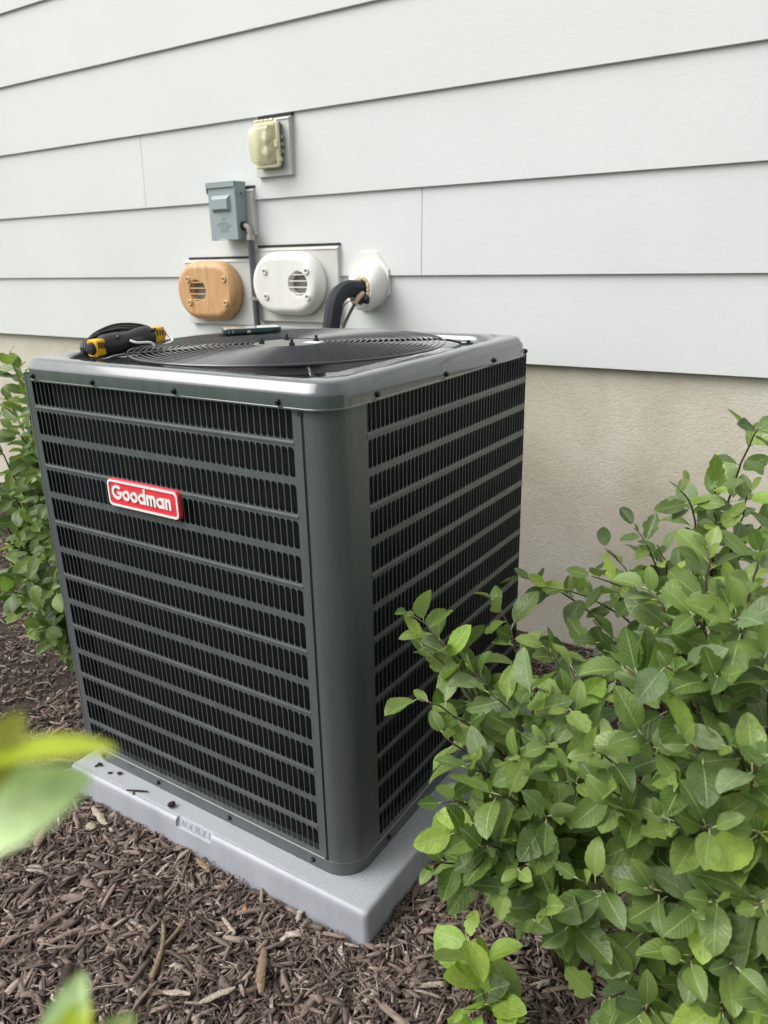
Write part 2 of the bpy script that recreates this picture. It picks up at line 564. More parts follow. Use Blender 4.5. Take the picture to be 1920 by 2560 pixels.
b.build('pad_side', M['pad_side'], pad, smooth=38)
b = MB()
b.loft([padring(l_) for l_ in PADL[5:]], False, True)
b.build('pad_top', M['pad_top'], pad, smooth=60)

def text_mesh(s, size, depth, bold=0.0):
    cu = bpy.data.curves.new('lettering', 'FONT')
    cu.body = s
    cu.size = size
    cu.extrude = depth
    cu.offset = bold
    cu.resolution_u = 3
    cu.align_x = 'CENTER'
    cu.align_y = 'CENTER'
    o = bpy.data.objects.new('lettering', cu)
    C.objects.link(o)
    bpy.context.view_layer.update()
    me = bpy.data.meshes.new_from_object(o.evaluated_get(bpy.context.evaluated_depsgraph_get()))
    bpy.data.objects.remove(o)
    return me
# size mark: raised characters on the sloped tablet moulded into the front edge
tp = [padp(LX0, 0.0040, -0.0225), padp(LX1, 0.0040, -0.0225), padp(LX1, 0.0120, -0.0012), padp(LX0, 0.0120, -0.0012)]
me = text_mesh('36 X 36 X 3', 0.0185, 0.0009, 0.0003)
me.materials.append(M['pad_side'])
tab = pad
ex = Vector((math.cos(PADROT), math.sin(PADROT), 0))
ey = (Vector(tp[3]) - Vector(tp[0])).normalized()
ez = ex.cross(ey)
ctr = (Vector(tp[0]) + Vector(tp[2])) / 2 + ez * 0.0009
o = bpy.data.objects.new('lettering', me); C.objects.link(o)
o.parent = tab
WLOC[o] = WLOC[tab]
o.matrix_local = Matrix.Translation(ctr - WLOC[tab]) @ Matrix((ex, ey, ez)).transposed().to_4x4()

# ------------------------------------------------------------------ condenser unit
XL, XR, YF, YB = -0.910, -0.063, 0.045, 0.857
ZB, ZT = 0.0385, 0.992
SEAM, RPY, CR = -0.1275, 0.137, 0.0585
unit = thing('condenser_unit', (-0.48, 0.45, 0.0), 'large dark grey air conditioner condenser with louvred sides and round top grille', 'air conditioner')

def shell(ins, r, z, n=8):
    return [(x, y, z) for x, y in rrect(XL + ins, XR - ins, YF + ins, YB - ins, r, n)]

# base pan
b = MB()
b.loft([shell(0.0025, 0.064, 0.0005), shell(0.002, 0.0645, 0.010), shell(0.0005, 0.0655, 0.0335), shell(0.0005, 0.0655, 0.036), shell(0.002, 0.0645, 0.0375)], True, True)
base_pan = b.build('base_pan', M['paint'], unit, smooth=40)
b = MB()
b.loft([shell(-0.0002, 0.066, 0.0345), shell(-0.0014, 0.067, 0.0350), shell(-0.0014, 0.067, 0.0368), shell(0.001, 0.065, 0.0378)], False, False)
b.build('base_pan_lip', M['edge_paint'], unit, smooth=40)
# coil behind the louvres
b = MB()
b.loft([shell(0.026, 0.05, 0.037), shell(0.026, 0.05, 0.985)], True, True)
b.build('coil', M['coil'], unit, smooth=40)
b = MB()
for k in range(3):                      # beaded coil ends seen through the first openings of the right side
    yy = RPY + 0.015 + 0.0147 * k
    for q in range(150):
        z = 0.45 + q * 0.0035
        b.box((XR - 0.024, yy - 0.0011, z), (XR - 0.0215, yy + 0.0011, z + 0.0017))
tag(b.build('coil_ends', M['tube'], unit), kind='stuff')

PITCH, NROW, RZ0, RPITCH, SH = 0.0147, 14, 0.9785, 0.06720, 0.0535
def louver_mesh(mirror):
    """One louvre cell: sheet around a rounded slot and the bent fin behind it. Local x along the panel, z down from 0."""
    b = MB()
    w, h = PITCH, SH
    xa, xb = 0.0009, w - 0.0008
    hole = []
    def arc(cx, cz, r, a0, a1, n):
        for k in range(n + 1):
            a = math.radians(a0 + (a1 - a0) * k / n)
            hole.append((cx + r * math.cos(a), cz + r * math.sin(a)))
    zt, zb = 0.0, -h
    r1, r2, r3 = 0.0076, 0.0056, 0.0020
    arc(xb - r1, zt - r1, r1, 0, 90, 4)          # generous round at the top
    arc(xa + r3, zt - r3, r3, 90, 180, 1)
    arc(xa + r2, zb + r2, r2, 180, 270, 3)
    arc(xb - r2 * 0.8, zb + r2 * 0.8, r2 * 0.8, 270, 360, 2)
    n = len(hole)
    rect = []
    m_ = 0.0005
    for x, z in hole:                             # push each hole point out to the cell's edge
        ux, uz = (x - w / 2) / (w / 2), (z + h / 2) / (h / 2 + m_)
        k = max(abs(ux), abs(uz))
        if abs(uz) > 0.93:
            rect.append((w if x >= xb - 1e-4 else (0 if x <= xa + 1e-4 else x), m_ if z > -h / 2 else -h - m_))
        else:
            rect.append((w if ux > 0 else 0, z))
    vs = [(x, 0, z) for x, z in rect] + [(x, 0, z) for x, z in hole] + [(x, 0.0006, z) for x, z in hole]
    fs = []
    for i in range(n):
        j = (i + 1) % n
        fs.append((i, j, n + j, n + i)); fs.append((n + i, n + j, 2 * n + j, 2 * n + i))
    corners = [(w, m_), (0, m_), (0, -h - m_), (w, -h - m_)]
    b.add(vs, fs)
    # corner fills
    for cx, cz in corners:
        best = sorted(range(n), key=lambda i: (rect[i][0] - cx) ** 2 + (rect[i][1] - cz) ** 2)
        if (rect[best[0]][0] - cx) ** 2 + (rect[best[0]][1] - cz) ** 2 > 1e-9:
            cand = [i for i in range(n) if (abs(rect[i][0] - cx) < 1e-6 and abs(rect[(i + 1) % n][1] - cz) < 1e-6) or (abs(rect[i][1] - cz) < 1e-6 and abs(rect[(i + 1) % n][0] - cx) < 1e-6)]
            for i in cand:
                j = (i + 1) % n
                if rect[i] != rect[j] and (rect[i][0] - rect[j][0]) * (rect[i][1] - rect[j][1]) != 0:
                    b.add([(rect[i][0], 0, rect[i][1]), (cx, 0, cz), (rect[j][0], 0, rect[j][1])], [(0, 1, 2)])
    # fin: from the slot's outer edge inward
    e0, e1 = xb, xb - 0.0098
    ins = 0.0125 if not mirror else 0.010
    zz0, zz1 = -0.001, -h + 0.001
    fx = [(e0, 0.0008), (xb - 0.0008, 0.0022), (xb - 0.0020, 0.0036), (xb - 0.0036, 0.0046)]
    o = len(b.v)
    for x, y in fx:
        b.v += [(x, y, zz0), (x, y, zz1)]
    for k in range(3):
        b.face((o + 2 * k, o + 2 * k + 2, o + 2 * k + 3, o + 2 * k + 1))
    me = bpy.data.meshes.new('louver')
    vs = [((PITCH - x) if mirror else x, y, z) for x, y, z in b.v]
    me.from_pydata(vs, [], [tuple(reversed(f)) if mirror else f for f in b.f])
    me.materials.append(M['paint'])
    return me
LM = {False: louver_mesh(False), True: louver_mesh(True)}

def panel(name, u0, u1, ncell, ustart, to_world, rotz, mirror, extra=None):
    """Sheet with NROW rows of louvre openings; rails and margins here, louvres as cells."""
    b = MB()
    top, bot = ZT, ZB
    c0, c1 = ustart, ustart + ncell * PITCH
    zrows = [(RZ0 - r * RPITCH, RZ0 - r * RPITCH - SH) for r in range(NROW)]
    e = 0.0005
    def quad(ua, ub, za, zb_):
        b.add([to_world(ua, 0, zb_), to_world(ub, 0, zb_), to_world(ub, 0, za), to_world(ua, 0, za)], [(0, 1, 2, 3)])
    quad(u0, c0, top, bot)
    quad(c1, u1, top, bot)
    quad(c0, c1, top, zrows[0][0] + e)
    quad(c0, c1, zrows[-1][1] - e, bot)
    for r in range(NROW - 1):
        za, zb_ = zrows[r][1] - e, zrows[r + 1][0] + e
        if r % 2 == 0:                      # half-round stiffening bead
            zm = (za + zb_) / 2
            pr = [(za, 0), (zm + 0.0042, 0), (zm + 0.0022, -0.0008), (zm, -0.0011), (zm - 0.0022, -0.0008), (zm - 0.0042, 0), (zb_, 0)]
            for (z_a, d_a), (z_b, d_b) in zip(pr[:-1], pr[1:]):
                b.add([to_world(c0, d_b, z_b), to_world(c1, d_b, z_b), to_world(c1, d_a, z_a), to_world(c0, d_a, z_a)], [(0, 1, 2, 3)])
        else:
            quad(c0, c1, za, zb_)
    if extra:
        extra(b)
    p = b.build(name, M['paint'], unit)
    cells = []
    for r in range(NROW):
        for k in range(ncell):
            cells.append((r, k, Matrix.Translation(Vector(to_world(c0 + k * PITCH, 0, zrows[r][0]))) @ Matrix.Rotation(rotz, 4, 'Z')))
    return p, cells

def left_edges(b):
    # folded right-hand edge of the panel and the dark seam behind it
    b.add([(SEAM, YF, ZB), (SEAM, YF + 0.012, ZB), (SEAM, YF + 0.012, ZT), (SEAM, YF, ZT)], [(0, 1, 2, 3)])
front_panel, fc = panel('front_panel', XL + 0.0125, SEAM, 50, -0.8805, lambda u, d, z: (u, YF + d, z), 0, False, left_edges)
right_panel, rc = panel('right_panel', RPY, YB - 0.004, 48, RPY + 0.010, lambda u, d, z: (XR - d, u, z), math.pi / 2, True)
allc = [(front_panel, False, m_) for _, _, m_ in fc] + [(right_panel, True, m_) for _, _, m_ in rc]
allc.sort(key=lambda t: (t[2].translation - CAM).length)
for pnl, mi_, mw in allc[:300]:
    share('louver', LM[mi_], pnl, mw)
for pnl, mi_ in ((front_panel, False), (right_panel, True)):
    me0 = LM[mi_]
    vs = np.array([v_.co[:] for v_ in me0.vertices])
    fs = [tuple(p_.vertices) for p_ in me0.polygons]
    b = MB()
    for q, mm, mw in allc[300:]:
        if q is pnl:
            a_ = np.array(mw)
            b.add((vs @ a_[:3, :3].T + a_[:3, 3]).tolist(), fs)
    tag(b.build('louver_field', M['paint'], pnl), kind='stuff')

# corner post (front right), rear corner, left and back sides
b = MB()
prof = [(SEAM + 0.0052, YF + 0.014), (SEAM + 0.0052, YF + 0.001)]
for k in range(13):
    a = math.radians(-90 + 90 * k / 12)
    prof.append((XR - CR + CR * math.cos(a) + 0.0004, YF + CR + CR * math.sin(a) - 0.0006))
prof += [(XR + 0.0006, RPY - 0.0012), (XR - 0.002, RPY)]
b.loft([[(x, y, z) for x, y in prof] for z in (ZB, ZT)], False, False, closed=False)
b.build('corner_post', M['paint'], unit, smooth=40)
b = MB()
b.add([(XL + 0.0125, YF + 0.001, ZB), (XL + 0.010, YF - 0.0006, ZB), (XL + 0.003, YF + 0.0005, ZB), (XL, YF + 0.006, ZB), (XL, YB - 0.02, ZB), (XL + 0.02, YB, ZB), (XR - 0.02, YB, ZB), (XR, YB - 0.004, ZB)] +
      [(XL + 0.0125, YF + 0.001, ZT), (XL + 0.010, YF - 0.0006, ZT), (XL + 0.003, YF + 0.0005, ZT), (XL, YF + 0.006, ZT), (XL, YB - 0.02, ZT), (XL + 0.02, YB, ZT), (XR - 0.02, YB, ZT), (XR, YB - 0.004, ZT)],
      [(k + 1, k, k + 8, k + 9) for k in range(7)])
b.build('back_sheet', M['paint'], unit, smooth=30)
b = MB()
b.box((SEAM - 0.005, YF - 0.0022, 0.9680), (SEAM + 0.0058, YF + 0.004, 0.9800))
b.build('seam_clip', M['black'], unit)
b = MB()
b.box((SEAM - 0.004, YF - 0.002, ZB - 0.0005), (SEAM + 0.006, YF + 0.003, ZB + 0.002))
b.build('seam_clip', M['black'], unit)
b = MB()
b.box((SEAM + 0.0002, YF + 0.0012, ZB + 0.003), (SEAM + 0.0052, YF + 0.006, ZT - 0.014))
b.build('seam_shade', M['black'], unit)  # black strip that paints the shade inside the panel seam

# top cap
def cap(ins, z, r, n=10):
    return [(x, y, z) for x, y in rrect(XL - 0.0065 + ins, XR + 0.0065 - ins, YF - 0.0065 + ins, YB + 0.0065 - ins, r, n)]
IN = 0.050
prof = [(0.0015, 0.9785, 0.070), (-0.0012, 0.9785, 0.072), (-0.0012, 0.981, 0.072), (0.0, 0.982, 0.071), (0.0002, 1.0035, 0.071), (0.0008, 1.0065, 0.0705), (0.0022, 1.0090, 0.070),
        (0.0085, 1.0195, 0.066), (0.0105, 1.0222, 0.065), (0.0140, 1.0245, 0.063), (0.0190, 1.0256, 0.062), (0.0260, 1.0258, 0.060),
        (IN - 0.008, 1.0250, 0.088), (IN - 0.003, 1.0235, 0.094), (IN, 1.0205, 0.098), (IN + 0.004, 1.0125, 0.098), (IN + 0.009, 1.0095, 0.096)]
prof = [(i_, z_, r_ - 0.011 if i_ < 0.03 else r_) for i_, z_, r_ in prof]
b = MB()
b.loft([cap(*p_) for p_ in prof], False, False)
CX, CY, GR = -0.4825, (YF + YB) / 2, 0.360
inner = cap(*prof[-1])
ninn = len(inner)
OR = GR - 0.016
o = len(b.v)
b.v += inner
angs = [math.atan2(y - CY, x - CX) for x, y, z in inner]
for a in angs:
    b.v.append((CX + OR * math.cos(a), CY + OR * math.sin(a), 1.0085))
for zz, rr in ((1.0065, OR - 0.004), (0.985, OR - 0.008), (0.93, OR - 0.008)):
    for a in angs:
        b.v.append((CX + rr * math.cos(a), CY + rr * math.sin(a), zz))
for q in range(4):
    for i in range(ninn):
        j = (i + 1) % ninn
        b.face((o + q * ninn + i, o + q * ninn + j, o + (q + 1) * ninn + j, o + (q + 1) * ninn + i))
top_cap = b.build('top_cap', M['cap_paint'], unit, smooth=28)

# interior well, fan, motor
b = MB()
b.lathe([(0.34, 0.0), (0.345, 0.06)], (CX, CY, 0.72), 'z', 48, cap0=True, cap1=False)
b.build('fan_well', M['black'], unit)
for k in range(3):
    fan = MB()
    a0 = math.radians(20 + 120 * k)
    grid = []
    for i in range(7):
        r = 0.05 + 0.275 * i / 6
        row = []
        for j in range(7):
            t = j / 6
            a = a0 + t * math.radians(78) * (1 - 0.15 * i / 6)
            row.append((CX + r * math.cos(a), CY + r * math.sin(a), 0.915 + 0.045 * (t - 0.5) * 1.2 - 0.01 * math.sin(t * math.pi)))
        grid.append(row)
    o_ = len(fan.v)
    for row in grid: fan.v += row
    for i in range(6):
        for j in range(6):
            q = o_ + i * 7 + j
            fan.face((q, q + 1, q + 8, q + 7))
    fan.build('fan_blade', M['blade'], unit, smooth=60)
b = MB()
b.lathe([(0.075, 0), (0.082, 0.01), (0.082, 0.075), (0.07, 0.085)], (CX, CY, 0.935), 'z', 32)
b.build('motor', M['black'], unit, smooth=40)

# grille: concentric wires, rods, feet
grille = MB()
grille.lathe([(0.020, 0.0), (0.082, 0.0), (0.0835, 0.0015), (0.082, 0.003), (0.020, 0.003)], (CX, CY, 1.0295), 'z', 32)
gr = grille.build('top_grille', M['motor'], unit, smooth=40)
def gzr(r):
    return 1.0335 - 0.0050 * (r / GR) ** 2
rings = 22
for k in range(rings):
    r = 0.0895 + (GR - 0.0895) * k / (rings - 1)
    bb = MB()
    n_, wr = 72, 0.0016 if k < rings - 1 else 0.0028
    loops = []
    for q in range(n_ + 1):
        a = 2 * math.pi * q / n_
        loops.append([(CX + (r + wr * math.cos(t)) * math.cos(a), CY + (r + wr * math.cos(t)) * math.sin(a), gzr(r) + wr * math.sin(t)) for t in (math.radians(60 * s_) for s_ in range(6))])
    bb.loft(loops, False, False)
    bb.build('grille_ring', M['wire'], gr, smooth=180)
for k, (dx, dy) in enumerate(((-1, -1), (1, -1), (1, 1), (-1, 1))):
    d = Vector((dx, dy, 0)).normalized()
    side = Vector((-d.y, d.x, 0))
    c = Vector((CX, CY, 0))
    bb = MB()
    pts = []
    for q in range(9):
        r = 0.06 + (GR - 0.06) * q / 8
        pts.append(c + d * r + Vector((0, 0, gzr(r) - 0.0045)))
    pts.append(c + d * (GR + 0.030) + Vector((0, 0, 1.0200)))
    pts.append(c + d * (GR + 0.055) + Vector((0, 0, 1.0135)))
    bb.tube(pts, 0.0030, 6)
    bb.build('grille_rod', M['wire'], gr, smooth=180)
    bb = MB()
    f0 = c + d * (GR + 0.052)
    lp = []
    for z in (1.0100, 1.0125):
        lp.append([(f0 + d * a_ + side * s_ + Vector((0, 0, z)))[:] for a_, s_ in ((0, -0.006), (0.030, -0.008), (0.036, 0), (0.030, 0.008), (0, 0.006))])
    bb.loft(lp)
    ft = f0 + d * 0.022
    bb.lathe([(0.0055, 0.0), (0.0055, 0.005), (0.003, 0.0065)], (ft.x, ft.y, 1.0125), 'z', 6)
    bb.build('grille_foot', M['screw'], gr)
for a in (45, 135, 225, 315):
    bb = MB()
    x, y = CX + 0.063 * math.cos(math.radians(a)), CY + 0.063 * math.sin(math.radians(a))
    bb.lathe([(0.0065, 0.0), (0.0065, 0.006), (0.0038, 0.0065), (0.0038, 0.013), (0.003, 0.0145)], (x, y, 1.0325), 'z', 8)
    bb.build('hub_nut', M['black'], gr, smooth=40)
bb = MB()
bb.box((CX + 0.032, CY + 0.010, 1.0326), (CX + 0.070, CY + 0.036, 1.0333))
bb.build('white_label', M['paper'], gr)

def screw(p, n_axis, parent=unit):
    bb = MB()
    if n_axis == 'y':
        bb.lathe([(0.0062, 0.0), (0.0066, -0.0012), (0.0044, -0.0016), (0.0044, -0.0050), (0.0032, -0.0060)], p, 'y', 6)
    else:
        bb.lathe([(0.0062, 0.0), (0.0066, 0.0012), (0.0044, 0.0016), (0.0044, 0.0050), (0.0032, 0.0060)], p, 'x', 6)
    bb.build('screw', M['screw'], parent)
for x in (-0.860, -0.659, -0.421, -0.169):
    screw((x, YF - 0.0063, 0.9895), 'y')
for y in (0.172, 0.425, 0.650, 0.828):
    screw((XR + 0.0063, y, 0.9895), 'x')
for x in (-0.845, -0.640, -0.405, -0.165):
    screw((x, YF + 0.0015, 0.018), 'y')
for y in (0.184, 0.45, 0.72):
    screw((XR - 0.0015, y, 0.018), 'x')

# badge
BX0, BX1, BZ0, BZ1, BY = -0.656, -0.442, 0.7295, 0.7895, YF - 0.0005
badge_y = BY - 0.0095
def bl(ins, y, r):
    return [(x, y, z) for x, z in rrect(BX0 + ins, BX1 - ins, BZ0 + ins, BZ1 - ins, r, 6)]
b = MB()
b.loft([bl(0, BY, 0.011), bl(0, badge_y + 0.0018, 0.011), bl(0.0012, badge_y + 0.0004, 0.0102), bl(0.0022, badge_y, 0.010)], False, False)
b.loft([bl(0.0022, badge_y, 0.010), bl(0.0028, badge_y + 0.0012, 0.0097)], False, True)
badge = b.build('badge', M['red'], unit, smooth=30)
b = MB()
b.loft([bl(0.0016, badge_y + 0.0002, 0.0104), bl(0.0016, badge_y - 0.0007, 0.0104), bl(0.0058, badge_y - 0.0007, 0.0078), bl(0.0058, badge_y + 0.0010, 0.0078)], False, False)
b.build('badge_border', M['white'], badge)
# lettering: geometric strokes, raised
def letters(parent):
    T = 0.0056                              # stroke
    XH = 0.0224                             # x-height
    y0, y1 = badge_y + 0.0012, badge_y - 0.0009
    b = MB()
    layer = [0]
    def solid(poly):
        e = 0.00004 * (layer[0] % 4); layer[0] += 1
        b.loft([[(x, y0, z) for x, z in poly], [(x, y1 - e, z) for x, z in poly]], False, True)
    def ring(cx, cz, r, a0, a1, n=22, t=T):
        e = 0.00004 * (layer[0] % 4); layer[0] += 1
        full = abs(a1 - a0) >= 360
        k = n if full else n + 1
        ou = [(cx + r * math.cos(math.radians(a0 + (a1 - a0) * i / n)), cz + r * math.sin(math.radians(a0 + (a1 - a0) * i / n))) for i in range(k)]
        inn = [(cx + (r - t) * math.cos(math.radians(a0 + (a1 - a0) * i / n)), cz + (r - t) * math.sin(math.radians(a0 + (a1 - a0) * i / n))) for i in range(k)]
        o = len(b.v)
        for pts, y in ((ou, y0), (ou, y1 - e), (inn, y1 - e), (inn, y0)):
            b.v += [(x, y, z) for x, z in pts]
        for i in range(k if full else k - 1):
            j = (i + 1) % k
            for q in range(3):
                b.face((o + q * k + i, o + q * k + j, o + (q + 1) * k + j, o + (q + 1) * k + i))
        if not full:
            for i in (0, k - 1):
                b.face((o + i, o + k + i, o + 2 * k + i, o + 3 * k + i))
    def bar(x0, x1, z0, z1):
        solid([(x0, z0), (x1, z0), (x1, z1), (x0, z1)])
    zb = BZ0 + 0.0180
    r = XH / 2
    x = BX0 + 0.0145
    # G
    RG = 0.0157
    ring(x + RG, zb + RG - 0.0012, RG, 42, 352, 30, T + 0.0003)
    bar(x + RG + 0.0012, x + 2 * RG - 0.0002, zb + RG - 0.0048, zb + RG + 0.0008)
    x += 2 * RG + 0.0018
    for _ in range(2):
        ring(x + r, zb + r - 0.0003, r, 0, 360)
        x += 2 * r + 0.0016
    # d
    ring(x + r, zb + r - 0.0003, r, 0, 360)
    x += 2 * r
    bar(x - T + 0.0006, x + 0.0006, zb, zb + 0.0328)
    x += 0.0036
    # m
    def arch(xx, w):
        bar(xx, xx + T, zb, zb + XH)
        rr = w / 2 + T / 2
        ring(xx + rr, zb + XH - rr, rr, 0, 180, 14)
        bar(xx + 2 * rr - T, xx + 2 * rr, zb, zb + XH - rr + 0.0004)
        return xx + 2 * rr
    x = arch(x, 0.0102) - T
    x = arch(x, 0.0102) + 0.0026
    # a
    ring(x + r, zb + r - 0.0003, r, 0, 360)
    x += 2 * r
    bar(x - T + 0.0006, x + 0.0006, zb, zb + XH)
    x += 0.0036
    x = arch(x, 0.0108)
    o = b.build('lettering', M['white'], parent)
    return x
LEND = letters(badge)

# ------------------------------------------------------------------ wall fittings
def block(x0, x1, z0, z1, yf, label):
    t = thing('mounting_block', ((x0 + x1) / 2, YW + 0.012, z0), label, 'mounting block', 'siding mounting blocks')
    yb = YW + 0.012
    b = MB()
    prof = [(yb, z0), (yf + 0.001, z0), (yf, z0 + 0.001), (yf, z1 - 0.0125)]
    b.loft([[(x, y, z) for y, z in ([(yb, z0), (yf + 0.001, z0), (yf, z0 + 0.001), (yf, z1 - 0.012), (yb, z1 - 0.012)])] for x in (x0, x1)])
    b.build('block_face', M['trim'], t)
    b = MB()
    b.loft([[(x, y, z) for y, z in [(yb, z1 - 0.0118), (yf - 0.003, z1 - 0.0118), (yf - 0.003, z1 - 0.0100), (yf + 0.016, z1), (yb, z1)]] for x in (x0 - 0.004, x1 + 0.001)])
    b.build('drip_cap', M['trim'], t)
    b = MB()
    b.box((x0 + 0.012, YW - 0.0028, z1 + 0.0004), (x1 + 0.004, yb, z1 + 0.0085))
    b.build('gap_shade', M['gap'], t)  # dark strip standing in for the shaded gap above the block
    return t
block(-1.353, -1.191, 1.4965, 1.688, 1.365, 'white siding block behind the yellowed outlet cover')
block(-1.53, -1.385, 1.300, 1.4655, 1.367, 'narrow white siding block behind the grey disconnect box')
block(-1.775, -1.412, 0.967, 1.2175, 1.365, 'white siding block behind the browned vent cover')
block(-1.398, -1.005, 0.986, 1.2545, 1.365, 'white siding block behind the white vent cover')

# outlet cover
t = thing('outlet_cover', (-1.273, 1.3645, 1.525), 'yellowed clear plastic weather cover over an outdoor outlet', 'outlet cover')
b = MB()
b.box((-1.329, 1.345, 1.523), (-1.219, 1.3645, 1.669), ch=0.006)
b.build('back_box', M['grey_plastic'], t)
for k in range(3):
    b = MB()
    z = 1.566 + 0.023 * k
    b.box((-1.2190, 1.348, z), (-1.2115, 1.361, z + 0.013), ch=0.002)
    b.build('side_clip', M['fitting'], t)
b = MB()
def cov(ins, y, r, zc=0.0):
    return [(x, y, z) for x, z in rrect(-1.331 + ins, -1.217 - ins, 1.521 + ins, 1.671 - ins, r, 6)]
b.loft([cov(0, 1.3445, 0.012), cov(0, 1.3365, 0.012), cov(0.003, 1.334, 0.011), cov(0.010, 1.334, 0.008), cov(0.010, 1.3445, 0.008)], False, False)
b.build('cover_frame', M['bubble_rim'], t, smooth=30)
b = MB()
# domed bubble: front bows outward, sloped top and bottom
xs0, xs1 = -1.322, -1.226
prof_o = [(1.334, 1.533), (1.308, 1.543), (1.300, 1.562), (1.2955, 1.590), (1.2955, 1.615), (1.301, 1.641), (1.310, 1.653), (1.334, 1.662)]
prof_i = [(y + 0.0028 if i not in (0, 7) else y, z + (0.003 if z < 1.59 else -0.003)) for i, (y, z) in enumerate(prof_o)]
def side_pts(x, pr): return [(x, y, z) for y, z in pr]
b.loft([side_pts(xs0, prof_o), side_pts(xs0 + 0.004, [(y - 0.001, z) for y, z in prof_o]), side_pts(xs1 - 0.018, [(y - 0.001, z) for y, z in prof_o]), side_pts(xs1 - 0.015, prof_o), side_pts(xs1, [(1.334, z) for y, z in prof_o])], True, False)
bub = b.build('cover_bubble', M['bubble'], t, smooth=40)
for x in (-1.300, -1.278, -1.256, -1.234):
    b = MB()
    b.lathe([(0.0045, 0), (0.0045, 0.016)], (x - 0.019, 1.337, 1.6745), 'x', 8)
    b.build('hinge_knuckle', M['bubble_rim'], t, smooth=40)
b = MB()
b.box((-1.2275, 1.322, 1.583), (-1.2145, 1.3335, 1.606), ch=0.002)
b.build('latch', M['bubble_rim'], t)
b = MB()
b.box((-1.2165, 1.329, 1.540), (-1.2110, 1.348, 1.552), ch=0.001)
b.build('catch', M['bubble_rim'], t)
b = MB()
b.box((-1.312, 1.336, 1.540), (-1.244, 1.3445, 1.655), ch=0.003)
b.build('outlet_plate', M['grey_plastic'], t)
for z in (1.575, 1.622):
    b = MB()
    b.lathe([(0.017, 0.0), (0.017, -0.010), (0.012, -0.018)], (-1.270, 1.336, z), 'y', 16)
    b.build('receptacle', M['white'], t, smooth=40)

# disconnect box
t = thing('disconnect_box', (-1.486, 1.366, 1.283), 'grey metal electrical disconnect box with raised square on its door', 'electrical box')
DX0, DX1, DZ0, DZ1, DYF, DYB = -1.555, -1.4165, 1.285, 1.4845, 1.308, 1.3665
b = MB()
b.box((DX0, DYF, DZ0), (DX1, DYB, DZ1 - 0.004), ch=0.0015)
body = b.build('box_body', M['box'], t)
b = MB()   # hood lid wraps over the top front and sides
hz = 1.468
b.box((DX0 - 0.003, DYF - 0.006, hz), (DX1 + 0.003, DYF - 0.0005, DZ1 + 0.001), ch=0.001)
b.loft([[(x, y, z) for x, y in rrect(DX0 - 0.003, DX1 + 0.003, DYF - 0.006, DYB + 0.002, 0.002, 2)] for z in (DZ1 - 0.0005, DZ1 + 0.003)])
for x in (DX0 - 0.003, DX1 + 0.0005):
    pr = [(DYF - 0.004, DZ1), (DYF - 0.004, hz - 0.014), (DYF + 0.012, hz - 0.028), (DYB - 0.012, hz - 0.028), (DYB - 0.003, hz - 0.020), (DYB - 0.003, DZ1)]
    b.loft([[(x, y, z) for y, z in pr], [(x + 0.0025, y, z) for y, z in pr]])
b.build('hood', M['box'], t)
b = MB()
def rl(x0, x1, z0, z1, y):
    return [(x0, y, z0), (x1, y, z0), (x1, y, z1), (x0, y, z1)]
b.loft([rl(-1.534, -1.442, 1.383, 1.442, DYF), rl(-1.526, -1.451, 1.394, 1.428, DYF - 0.012)], False, True)
b.build('raised_square', M['box'], t)
b = MB()
b.loft([[(-1.4845 + (0.032 + e) * math.cos(a), DYF - d_, 1.338 + (0.0125 + e) * math.sin(a)) for a in (2 * math.pi * k / 28 for k in range(28))] for e, d_ in ((0.002, 0.0), (0.001, 0.0016), (-0.002, 0.0016), (-0.003, 0.0))], False, False)
for k in range(5):
    x = -1.5035 + k * 0.0085
    b.box((x, DYF - 0.0013, 1.332), (x + 0.0052, DYF + 0.001, 1.344))
for k in range(2):
    b.box((-1.4935 + 0.012 * k, DYF - 0.0013, 1.356), (-1.4865 + 0.012 * k, DYF + 0.001, 1.367))
for k in range(7):
    x = -1.5075 + k * 0.0070
    b.box((x, DYF - 0.0010, 1.314), (x + 0.0042, DYF + 0.001, 1.320))
b.build('embossed_emblem', M['box'], t, smooth=40)
b = MB()
b.box((-1.5155, DYF - 0.004, DZ0 - 0.002), (-1.4675, DYF + 0.004, DZ0 + 0.003))
b.build('hasp', M['steel'], t)
b = MB()
b.lathe([(0.004, 0), (0.004, 0.002)], (DX1 + 0.003, DYB - 0.03, hz - 0.022), 'x', 8)
b.build('hood_rivet', M['screw'], t)

# conduit
t = thing('flexible_conduit', (-1.378, 1.335, 0.55), 'dark grey flexible conduit running down from the disconnect box', 'conduit')
b = MB()
cpath = spline([(-1.386, 1.342, 1.285), (-1.389, 1.345, 1.23), (-1.3905, 1.347, 1.167), (-1.3905, 1.347, 1.068), (-1.389, 1.346, 0.967), (-1.386, 1.34, 0.85), (-1.355, 1.26, 0.72), (-1.25, 1.10, 0.60), (-1.10, 0.95, 0.52), (-0.95, 0.872, 0.50)], 34)
b.tube(cpath, [0.0122 + (0.0007 if i % 2 else 0) for i in range(len(cpath))], 12)
b.build('conduit_tube', M['conduit'], t, smooth=180)
b = MB()
b.tube(spline([(-1.4165, 1.340, 1.333), (-1.398, 1.340, 1.331), (-1.3875, 1.3405, 1.318), (-1.386, 1.341, 1.295)], 5), 0.0105, 12)
b.build('elbow', M['fitting'], t, smooth=60)
b = MB()
b.lathe([(0.0165, 0), (0.0165, 0.008)], (-1.4160, 1.340, 1.333), 'x', 12)
b.build('lock_ring', M['black'], t, smooth=40)
b = MB()
b.lathe([(0.0140, 0), (0.0165, 0.002), (0.0165, 0.012), (0.0145, 0.0135), (0.0145, 0.02)], (-1.386, 1.342, 1.281), 'z', 14)
b.build('conduit_nut', M['fitting'], t, smooth=40)
